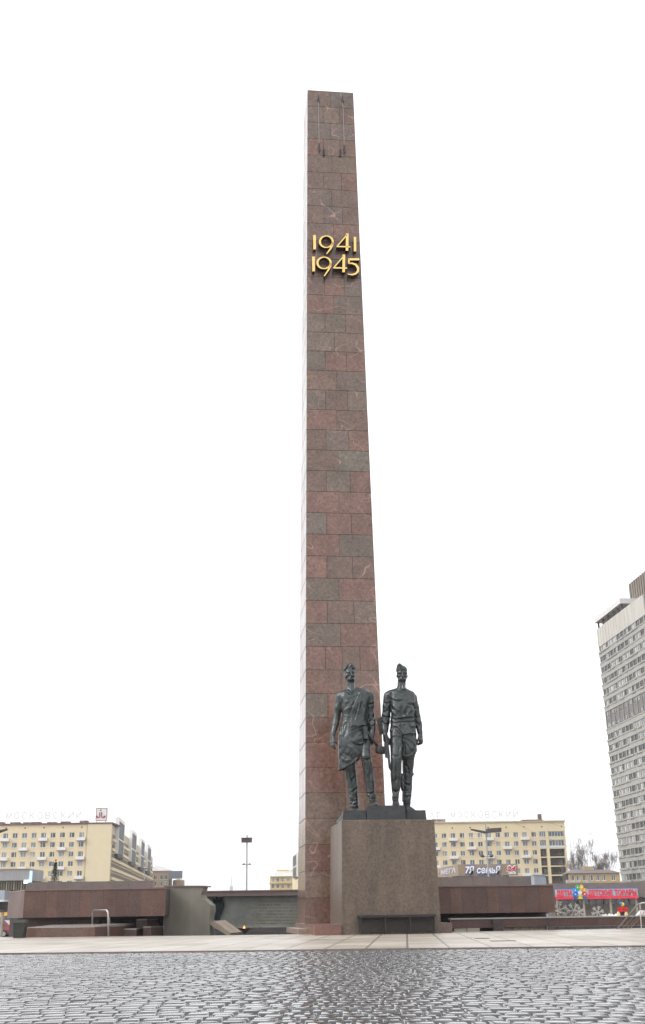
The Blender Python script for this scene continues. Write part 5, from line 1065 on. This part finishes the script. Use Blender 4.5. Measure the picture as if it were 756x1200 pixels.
def pavilion():
    Y = 250.; root = thing('pavilion', P(15, 1075, Y), 'grey flat roofed glazed pavilion at the left edge with a pale blue lit panel', 'pavilion')
    x0, x1 = P(-30, 1030, Y)[0], P(34.8, 1030, Y)[0]; z = lambda y: P(18, y, Y)[2]
    rib = pm('ribbed_grey', (.30, .29, .285), .6, .18, 1.6, stretch=(3, 1, .05)); MB().box(x0, x1, Y, Y+12, z(1031.8), z(1018.8)).build('fascia', rib, root)
    MB().box(x0, x1-.1, Y-.2, Y+12, z(1018.7), z(1017.9)).build('coping', pm('pav_coping', (.46, .33, .22), .7, .1, 1), root)
    MB().box(x0, x1-1, Y+1.5, Y+1.6, z(1043.3), z(1031.9)).build('glazing', pm('pav_glass', (.16, .15, .10), .25, .5, .6), root)
    for i in range(12): c = P(2+i*2.9-5, 1038, Y)[0]; MB().box(c, c+.22, Y+.9, Y+1.45, z(1043.2), z(1031.9)).build('column', pm('pav_column', (.20, .17, .11), .7, .2, 1) if i % 3 else pm('column_pale', (.40, .33, .25)), root)
    MB().box(x0, P(10, 1048, Y)[0], Y-3, Y+1.4, z(1054.5), z(1043.4)).build('lower_canopy', pm('pav_canopy', (.36, .38, .42), .5, .12, 1.2), root)
    MB().box(x0, P(10, 1048, Y)[0], Y-3.1, Y+1.4, z(1056.6), z(1054.6)).build('canopy_edge', WHT, root)
    MB().box(x0, x1, Y+2, Y+11, LOW, z(1031.9)).build('rear_wall', DARKW, root)
    led = emit('led_blue', (.42, .66, 1.), .75); led2 = emit('led_white', (.72, .85, 1.), .8)
    MB().box(P(34.9, 1028, Y)[0], P(36.3, 1028, Y)[0], Y-.2, Y+1, z(1036), z(1021)).build('lit_panel', led, root); MB().box(P(28.6, 1028, Y)[0], P(34.8, 1028, Y)[0], Y-.3, Y-.02, z(1035.6), z(1031.4)).build('lit_panel', led2, root)
    # dressed spruce
    q = P(63.5, 1040, 200); root = thing('spruce', (q[0], 200, LOW), 'small dark green spruce with a red star standing before the left yellow block', 'tree'); zt = P(63.5, 1010.5, 200)[2]
    mb = MB(); H = zt-2.2
    for i in range(2600):
        f = RNG.random()**1.35; hgt = 2.2+H*(1-f) if False else zt-H*f; r = (.10+1.75*f)*(.72+.28*((f*9) % 1)); a = RNG.uniform(0, 2*math.pi); rr = r*RNG.uniform(.35, 1.05)
        c = vec(q[0]+rr*math.cos(a), 200+rr*math.sin(a), hgt+RNG.uniform(-.1, .1)); d = vec(math.cos(a), math.sin(a), -.35)*RNG.uniform(.18, .34); w = vec(-math.sin(a), math.cos(a), .1)*.06
        mb.add([c-w, c+w, c+d+w*.3, c+d-w*.3], [(0, 1, 2, 3)])
    mb.build('crown', pm('spruce_needles', (.022, .036, .022), .8, .4, 2), root); MB().tube([(q[0], 200, LOW), (q[0], 200, zt-.1)], [.13, .02], 7).build('trunk', pm('bark', (.07, .05, .04), .9, .3, 3), root)
    MB().lathe((q[0], 200, zt+.35), [(.02, -.2), (.22, 0), (.02, .2)], 6).build('star', pm('letter_red', (.5, .02, .03)), root)
    for i in range(16):
        f = (i+.5)/16; a = i*2.4+1; r = (.1+1.75*f)*.98; y = math.sin(a)*r; b = MB().lathe((q[0]+math.cos(a)*r, 200+y, zt-H*f), [(.01, -.11), (.08, -.07), (.11, 0), (.08, .07), (.01, .11)], 8); b.build('bauble', WHT, root)
pavilion()
def far_houses():
    Y = 650.; root = thing('far_building', P(195, 1040, Y), 'distant tan building with a pale roof and dark roof panel right of the left block', 'building'); tan = pm('tan_render', (.34, .25, .16), .85, .12, .15)
    z = lambda y, Y=Y: P(195, y, Y)[2]; X = lambda x, Y=Y: P(x, 1028, Y)[0]
    cols = [X(x) for x in (182, 189, 194.5)]; windowed_wall(root, Y, X(170), X(198), LOW, z(1020.5), cols, [z(1028), z(1035.5)], 1.7, 2.4, .5, tan)
    for c in cols:
        for zz in (z(1028), z(1035.5)): frame_window(root, c, zz, Y, 1.7, 2.4)
    MB().box(X(170), X(198), Y+1.2, Y+14, LOW, z(1021)).build('core', DARKW, root)
    mb = MB(); mb.frustum([(X(181), Y+5, z(1013.8)), (X(188), Y+5, z(1015)), (X(188), Y+8, z(1015)), (X(181), Y+8, z(1013.8))], [(X(169), Y-.6, z(1020.4)), (X(201), Y-.6, z(1020.4)), (X(201), Y+14, z(1020.4)), (X(169), Y+14, z(1020.4))]); mb.build('roof', pm('pale_roof', (.46, .45, .46), .7, .2, .2), root)
    MB().box(X(199), X(214.2), Y-2, Y-1.5, z(1030), z(1020.8)).build('roof_panel', pm('roof_panel', (.13, .15, .19), .6, .2, .3), root); MB().lathe((X(208), Y+6, LOW), [(X(215)-X(208), 0), (X(215)-X(208), z(1031.5)-LOW), (.1, z(1029.5)-LOW)], 18).build('round_wing', tan, root)
    Y = 690.; root = thing('far_building', P(335, 1042, Y), 'distant yellow building with a golden edged pale roof just left of the obelisk', 'building'); pale = pm('pale_yellow', (.62, .47, .19), .85, .1, .15)
    z = lambda y: P(335, y, Y)[2]; cols = [X(x, Y) for x in (320, 325.5, 331.5, 338, 345)]
    windowed_wall(root, Y, X(316.5, Y), X(356, Y), LOW, z(1027.2), cols, [z(1031), z(1038.5)], 1.6, 2.3, .5, pale)
    for c in cols:
        for zz in (z(1031), z(1038.5)): frame_window(root, c, zz, Y, 1.6, 2.3)
    MB().box(X(316.5, Y), X(356, Y), Y+1.2, Y+14, LOW, z(1027.5)).build('core', DARKW, root); MB().box(X(315.4, Y), X(356, Y), Y-.8, Y-.02, z(1035.6), z(1034.6)).build('cornice', pm('cornice_tan', (.45, .33, .2), .8, .1, .3), root)
    mb = MB(); mb.frustum([(X(326, Y), Y+8, z(1019.5)), (X(356, Y), Y+8, z(1019.5)), (X(356, Y), Y+10, z(1019.5)), (X(326, Y), Y+10, z(1019.5))], [(X(315.8, Y), Y-1, z(1027)), (X(356, Y), Y-1, z(1027)), (X(356, Y), Y+14, z(1027)), (X(315.8, Y), Y+14, z(1027))]); mb.build('roof', pm('snow_roof', (.50, .49, .46), .7, .15, .3), root)
    MB().box(X(324, Y), X(338, Y), Y+7.2, Y+7.9, z(1021), z(1018.6)).build('golden_edge', pm('golden_edge', (.60, .42, .05), .5, .15, .5), root); MB().box(X(341, Y), X(347, Y), Y+6.2, Y+6.9, z(1021.5), z(1018.8)).build('golden_edge', pm('golden_edge', (.60, .42, .05)), root)
far_houses()
POLE = pm('lamp_steel', (.33, .34, .36), .5, .1, 2, metallic=.3); HEAD = pm('lamp_head', (.075, .06, .058), .6, .2, 2)
def lamps():
    Y = 177.; root = thing('floodlight_mast', (P(289, 1043, Y)[0], Y, LOW), 'thin grey floodlight mast with a flat dark lamp box, left of the obelisk', 'lamp'); x = P(289.2, 1020, Y)[0]; z = lambda y: P(289, y, Y)[2]
    MB().tube([(x, Y, LOW), (x, Y, z(978.5))], [.16, .10], 10).build('pole', POLE, root); a, b = P(283.2, 985, Y)[0], P(295.2, 985, Y)[0]; MB().box(a, b, Y-.6, Y+.6, z(987.2), z(982.4)).build('lamp_box', HEAD, root); MB().box(a-.08, b+.08, Y-.68, Y+.68, z(982.35), z(981.8)).build('box_lid', pm('lid_red', (.14, .06, .06), .6, .1, 1), root)
    for dx in (-1, 1): m = MB(); m.tube([(x, Y, z(1013.6)), (x+dx*.4, Y-.1, z(1013.0))], .05, 6); m.lathe((x+dx*.48, Y-.1, z(1012.8)), [(.03, -.22), (.13, -.2), (.11, .2), (.03, .22)], 8, (.5*dx, -1, -.2)); m.build('camera', HEAD, root)
    Y = 150.; root = thing('street_lamp', (P(571.5, 1040, Y)[0], Y, LOW), 'tall double street lamp with two wide dark heads before the right yellow block', 'lamp'); x = P(571, 1000, Y)[0]; z = lambda y: P(571, y, Y)[2]
    MB().tube([(x, Y, LOW), (x, Y, z(966))], [.14, .09], 10).build('pole', POLE, root)
    def head(xs, zs, dy): mb = MB(); mb.frustum([(xs[0], Y+dy, zs[0]), (xs[1], Y+dy, zs[1]), (xs[1], Y+dy+1.0, zs[1]), (xs[0], Y+dy+1.0, zs[0])], [(xs[0], Y+dy, zs[2]), (xs[1], Y+dy, zs[3]), (xs[1], Y+dy+1.0, zs[3]), (xs[0], Y+dy+1.0, zs[2])]); return mb
    X = lambda v: P(v, 973, Y)[0]
    head((X(552), x-.1), (z(971.2), z(974.3), z(972.3), z(976.6)), -.5).build('lamp_head', HEAD, root); head((x+.1, X(586.6)), (z(971.4), z(970.6), z(976.3), z(975.2)), -.9).build('lamp_head', HEAD, root)
    for dx in (-.7, .55): m = MB(); m.tube([(x, Y, z(1004)), (x+dx, Y, z(1003.6))], .04, 6); m.lathe((x+dx, Y-.05, z(1003)), [(.03, -.25), (.2, -.2), (.16, .2), (.03, .25)], 8, (dx, -.6, .1)); m.build('speaker', HEAD, root)
    root = thing('street_lamp', (P(-14, 1040, Y)[0], Y, LOW), 'double street lamp whose dark head reaches into the frame at the left edge', 'lamp'); x = P(-14, 1000, Y)[0]; z = lambda y: P(0, y, Y)[2]
    MB().tube([(x, Y, LOW), (x, Y, z(966))], [.14, .09], 10).build('pole', POLE, root); head((x+.1, X(8.4)), (z(974.5), z(971.6), z(979.5), z(972.6)), -.5).build('lamp_head', HEAD, root); head((X(-33), x-.1), (z(971.2), z(974.3), z(972.3), z(976.6)), -.5).build('lamp_head', HEAD, root)
    Y = 390.; root = thing('street_lamp', (P(169.6, 1040, Y)[0], Y, LOW), 'small slim street lamp before the dark bays of the left block', 'lamp'); q = P(169.6, 1018.6, Y); MB().tube([(q[0], Y, LOW), (q[0], Y, q[2])], [.16, .11], 8).build('pole', POLE, root); MB().box(q[0]-1., q[0]+1., Y-.3, Y+.3, q[2], q[2]+.3).build('lamp_head', HEAD, root)
    Y = 500.; q = P(271.3, 1030.5, Y); root = thing('distant_mast', (q[0], Y, LOW), 'faint distant mast on the skyline beyond the court wall', 'mast'); MB().tube([(q[0], Y, LOW), (q[0], Y, q[2]+2)], [.5, .12], 6).build('pole', pm('mast_pale', (.7, .7, .73), .7, .05, 1), root); MB().box(q[0]-.7, q[0]+.7, Y-.6, Y+.6, LOW, P(271, 1038, Y)[2]).build('base', pm('mast_pale', (.7, .7, .73)), root)
    wire = pm('wire', (.25, .25, .27), .6, .05, 1)
    for i, (a, b, sag, lab) in enumerate((((150, 966, 380), (350, 970, 380), 1.5, 'thin overhead cable running from the left block towards the obelisk'), ((610, 950, 300), (720, 980, 300), 1.2, 'upper thin overhead cable between the right block and the tower'), ((600, 962, 300), (724, 1004, 300), 1.5, 'lower thin overhead cable between the right block and the tower'))):
        p, q = P(*a), P(*b); pts = [p+(q-p)*t/12-vec(0, 0, sag*4*(t/12)*(1-t/12)) for t in range(13)]; tag(MB().tube(pts, .035, 5).build('cable', wire), lab, 'cable')
lamps()
def bare_tree(x, ytop, Y, seed, label):
    R = random.Random(seed); q = P(x, 1040, Y); H = P(x, ytop, Y)[2]-LOW; root = thing('bare_tree', (q[0], Y, LOW), label, 'tree', 'bare trees behind the yellow house'); tr, br = MB(), MB()
    def grow(p, d, L, r, lv):
        pts = [p]; 
        for i in range(3): d = (d+Vector((R.uniform(-.16, .16), R.uniform(-.16, .16), R.uniform(-.02, .12)))).normalized(); pts.append(pts[-1]+d*L/3)
        (tr if lv == 0 else br).tube(pts, [max(q, .015) for q in (r, r*.86, r*.74, r*.6)], 6 if lv < 2 else 4)
        if lv >= 7: return
        n = 2 if lv else 4
        for i in range(n+(R.random() < .5)):
            a = R.uniform(0, 6.28); s = R.uniform(.30, .62); t = Vector((math.cos(a)*s, math.sin(a)*s, R.uniform(.55, 1.0))); nd = (d*.75+t*.8).normalized(); b = pts[-1] if R.random() < .55 else pts[2]
            grow(b, nd, L*R.uniform(.62, .80), r*.56, lv+1)
    grow(Vector((q[0], Y, LOW)), Vector((R.uniform(-.06, .06), 0, 1)), H*.31, H*.012, 0)
    bk = pm('bare_bark', (.20, .165, .145), .9, .25, 1); tr.build('trunk', bk, root); br.build('crown', bk, root)
for a in ((671.5, 990, 352, 3, 'slim bare tree closest to the right yellow block'), (688, 986, 350, 9, 'tall bare tree left of the chimney of the low yellow house'), (703, 989, 352, 14, 'bare spreading tree in the middle of the gap before the tower'), (714, 997, 356, 21, 'shorter bare tree nearest the tower block')): bare_tree(*a)
def ornaments():
    wf = pm('snowflake_white', (.42, .39, .36), .5, .06, 3)
    for (x, y, Y, r, rot, lab) in ((655.5, 1066.5, 58.4, .40, .35, 'large tilted white snowflake ornament on the low wall, leftmost'), (672.5, 1067.5, 58.5, .36, .0, 'dense white snowflake ornament between the first two shop columns'), (678.5, 1069.3, 58.3, .27, .5, 'smaller white snowflake leaning against its dense neighbour'), (700.5, 1069.3, 58.5, .30, .2, 'white snowflake ornament below the middle of the red shop sign')):
        c = P(x, y, Y); root = thing('snowflake_ornament', c, lab, 'ornament', 'white snowflakes on the low wall')
        for k in range(6):
            a = rot+math.pi*k/3; d = vec(math.cos(a), 0, math.sin(a)); mb = MB(); mb.tube([c, c+d*r], .026, 6)
            for f in (.55, .8):
                for sg in (-1, 1): e = vec(math.cos(a+sg*.9), 0, math.sin(a+sg*.9)); mb.tube([c+d*r*f, c+d*r*f+e*r*.32], .022, 5)
            mb.build('arm', wf, root)
    c = P(643.5, 1070, 58.3); mb = MB(); mb.tube([c+vec(-.15, 0, 0), c+vec(.22, 0, .12), c+vec(.6, 0, -.02)], .05, 6); tag(mb.build('white_branch', wf), 'short white bent frame at the right end of the right wing wall', 'ornament')
    mb = MB()
    p = P(714, 1074.5, 58.6)
    for i in range(5): mb.lathe(p+vec(.16*i-.3, .1*(i % 2), 0), [(.14, -.06), (.13, .02), (.08, .09), (.01, .13+.02*(i % 3))], 9)
    o = tag(mb.build('snow_heap', pm('snow', (.72, .72, .74), .8, .08, 4)), 'small heap of white snow on the low wall', 'snow'); o['kind'] = 'stuff'
    # little advertising figure: two pale legs, red word, coloured ball
    Y = 58.8; q = P(729.5, 1075, Y); root = thing('advertising_stand', q, 'small red stand on pale yellow legs topped by a coloured ball', 'stand'); S2 = lambda x, y: P(x, y, Y)
    cream = pm('stand_cream', (.72, .62, .32), .5, .05, 2)
    for x in (725.2, 733.9): a, b = S2(x, 1073.6), S2(x, 1068.2); MB().lathe(a, [(.02, 0), (.09, .02), (.085, (b-a)[2]*.6), (.05, (b-a)[2])], 12).build('leg', cream, root)
    red = pm('stand_red', (.7, .015, .03), .45, .05, 2); a, b = S2(724.4, 1067.6), S2(735.2, 1062.9); MB().box(a[0], b[0], Y-.04, Y+.04, a[2]+.03, b[2]-.02).build('word_panel', red, root)
    text_mesh('ДЕТИ', red, 'lettering', root, (a[0], Y-.06, a[2]-.02), (1, 0, 0), (0, 0, 1), (b-a)[2]*1.0, .05, .05, b[0]-a[0])
    c = S2(729.3, 1060); prof = [(.1*math.sin(math.pi*i/8)+.004, -.1*math.cos(math.pi*i/8)) for i in range(9)]
    MB().lathe(c, prof, 12).build('ball', pm('ball_yellow', (.72, .58, .05), .4, .05, 2), root, True); MB().lathe(c+vec(-.07, -.04, .04), [(p*.7, z*.7) for p, z in prof], 10).build('ball_patch', pm('ball_blue', (.03, .2, .5), .4, .05, 2), root, True)
    a, b = S2(727, 1074), S2(732, 1068); MB().box(a[0], b[0], Y+.05, Y+.12, a[2], b[2]).build('dark_panel', pm('stand_dark', (.04, .035, .05), .5, .1, 2), root)
ornaments()
def car(name, x, Y, zs, col, label, van=False, rz=0.):
    q = (x, Y, zs); root = thing(name, q, label, 'van' if van else 'car'); pt = pm('car_paint_'+label.split()[0], col, .3, .05, 1, coat=.5); gl = GLS[0]; bk = pm('tyre', (.02, .02, .02), .8, .1, 4)
    L, W, H = (5.2, 1.95, 2.2) if van else (4.2, 1.7, 1.42); hb = 1.05 if van else .80
    body = [(0, .30), (0, hb*.8), (.12, hb), (L*.30 if not van else .5, hb+.05), (L*.42 if not van else 1.0, H), (L*.80 if not van else L-.1, H), (L*.95 if not van else L, hb+.08), (L, hb*.7), (L-.02, .3)]
    mb = MB(); n = len(body); inset = [0 if z < hb+.1 else .14 for _, z in body]
    mb.frustum([(x-L/2+a, Y-W/2+i, zs+z) for (a, z), i in zip(body, inset)], [(x-L/2+a, Y+W/2-i, zs+z) for (a, z), i in zip(body, inset)]); mb.build('body', pt, root)
    for sg in (-1, 1):
        wy = Y+sg*(W/2-.075); g = MB(); xa, xb = (x-L/2+L*.38, x-L/2+L*.84) if not van else (x-L/2+.9, x+L/2-.5); g.frustum([(xa, wy+sg*.05, zs+hb+.14), (xb, wy+sg*.05, zs+hb+.14), (xb-.2, wy-sg*.06, zs+H-.14), (xa+.25, wy-sg*.06, zs+H-.14)], [(xa, wy+sg*.06, zs+hb+.14), (xb, wy+sg*.06, zs+hb+.14), (xb-.2, wy-sg*.05, zs+H-.14), (xa+.25, wy-sg*.05, zs+H-.14)]); g.build('side_window', gl, root)
        for wx in (x-L/2+.75, x+L/2-.8):
            w = MB().lathe((wx, Y+sg*(W/2-.08), zs+.31), [(.05, -.11), (.29, -.11), (.31, -.07), (.31, .07), (.29, .11), (.05, .11)], 16, (0, sg, 0)).build('wheel', bk, root); MB().lathe((wx, Y+sg*(W/2+.04), zs+.31), [(.02, -.01), (.19, -.01), (.19, .015), (.02, .015)], 12, (0, sg, 0)).build('rim', POLE, w)
    MB().lathe((x+L/2-.01, Y-W*.36, zs+.72), [(.02, 0), (.1, 0), (.08, .04), (.02, .05)], 10, (1, 0, 0)).build('lamp', pm('tail_lamp', (.4, .02, .02), .3), root)
Xr = P(12, 1085, 105)[0]
car('parked_car', Xr-1.6, 105, LOW, (.22, .025, .03), 'red parked car half hidden behind the black bin')
car('delivery_van', P(22.5, 1075, 132)[0]-2.6, 132, LOW, (.75, .36, .02), 'orange yellow van glimpsed under the left end of the left wing wall', True)
car('parked_car', P(757, 1070, 95)[0], 95, LOW+.1, (.50, .43, .41), 'pale pinkish grey car behind the steel railing at the right edge')
q = G(2, 1092.6, -.3); m = thing('concrete_post', P(1.6, 1092, 72), 'pale concrete post at the left edge', 'post'); a, b = P(-.6, 1092, 72), P(3.6, 1068.5, 72); MB().box(a[0], b[0], 72, 72.3, LOW, b[2]).build('shaft', pm('pale_stone', (.36, .33, .27)), m); MB().box(a[0]-.05, b[0]+.05, 71.95, 72.35, b[2]+.002, b[2]+.1).build('post_cap', HEAD, m)
a = P(5, 1091.5, 84); struct(MB().box(a[0]-30, P(11, 1090, 84)[0], 84, 85.5, LOW-.02, LOW+.15).build('pavement', pm('kerb_white', (.5, .48, .46), .6, .1, 1)))

def haze():
    o = struct(MB().box(-1450, 1450, -250, 2650, LOW-1, 118).build('haze', bpy.data.materials.new('damp_air')), 'stuff'); m = o.data.materials[0]; m.use_nodes = True; nt = m.node_tree
    nt.nodes.remove(nt.nodes['Principled BSDF']); v = nt.nodes.new('ShaderNodeVolumePrincipled'); v.inputs['Color'].default_value = (.97, .98, .99, 1); v.inputs['Density'].default_value = .0002; v.inputs['Anisotropy'].default_value = 0
    nt.links.new(v.outputs[0], nt.nodes['Material Output'].inputs['Volume'])
haze()
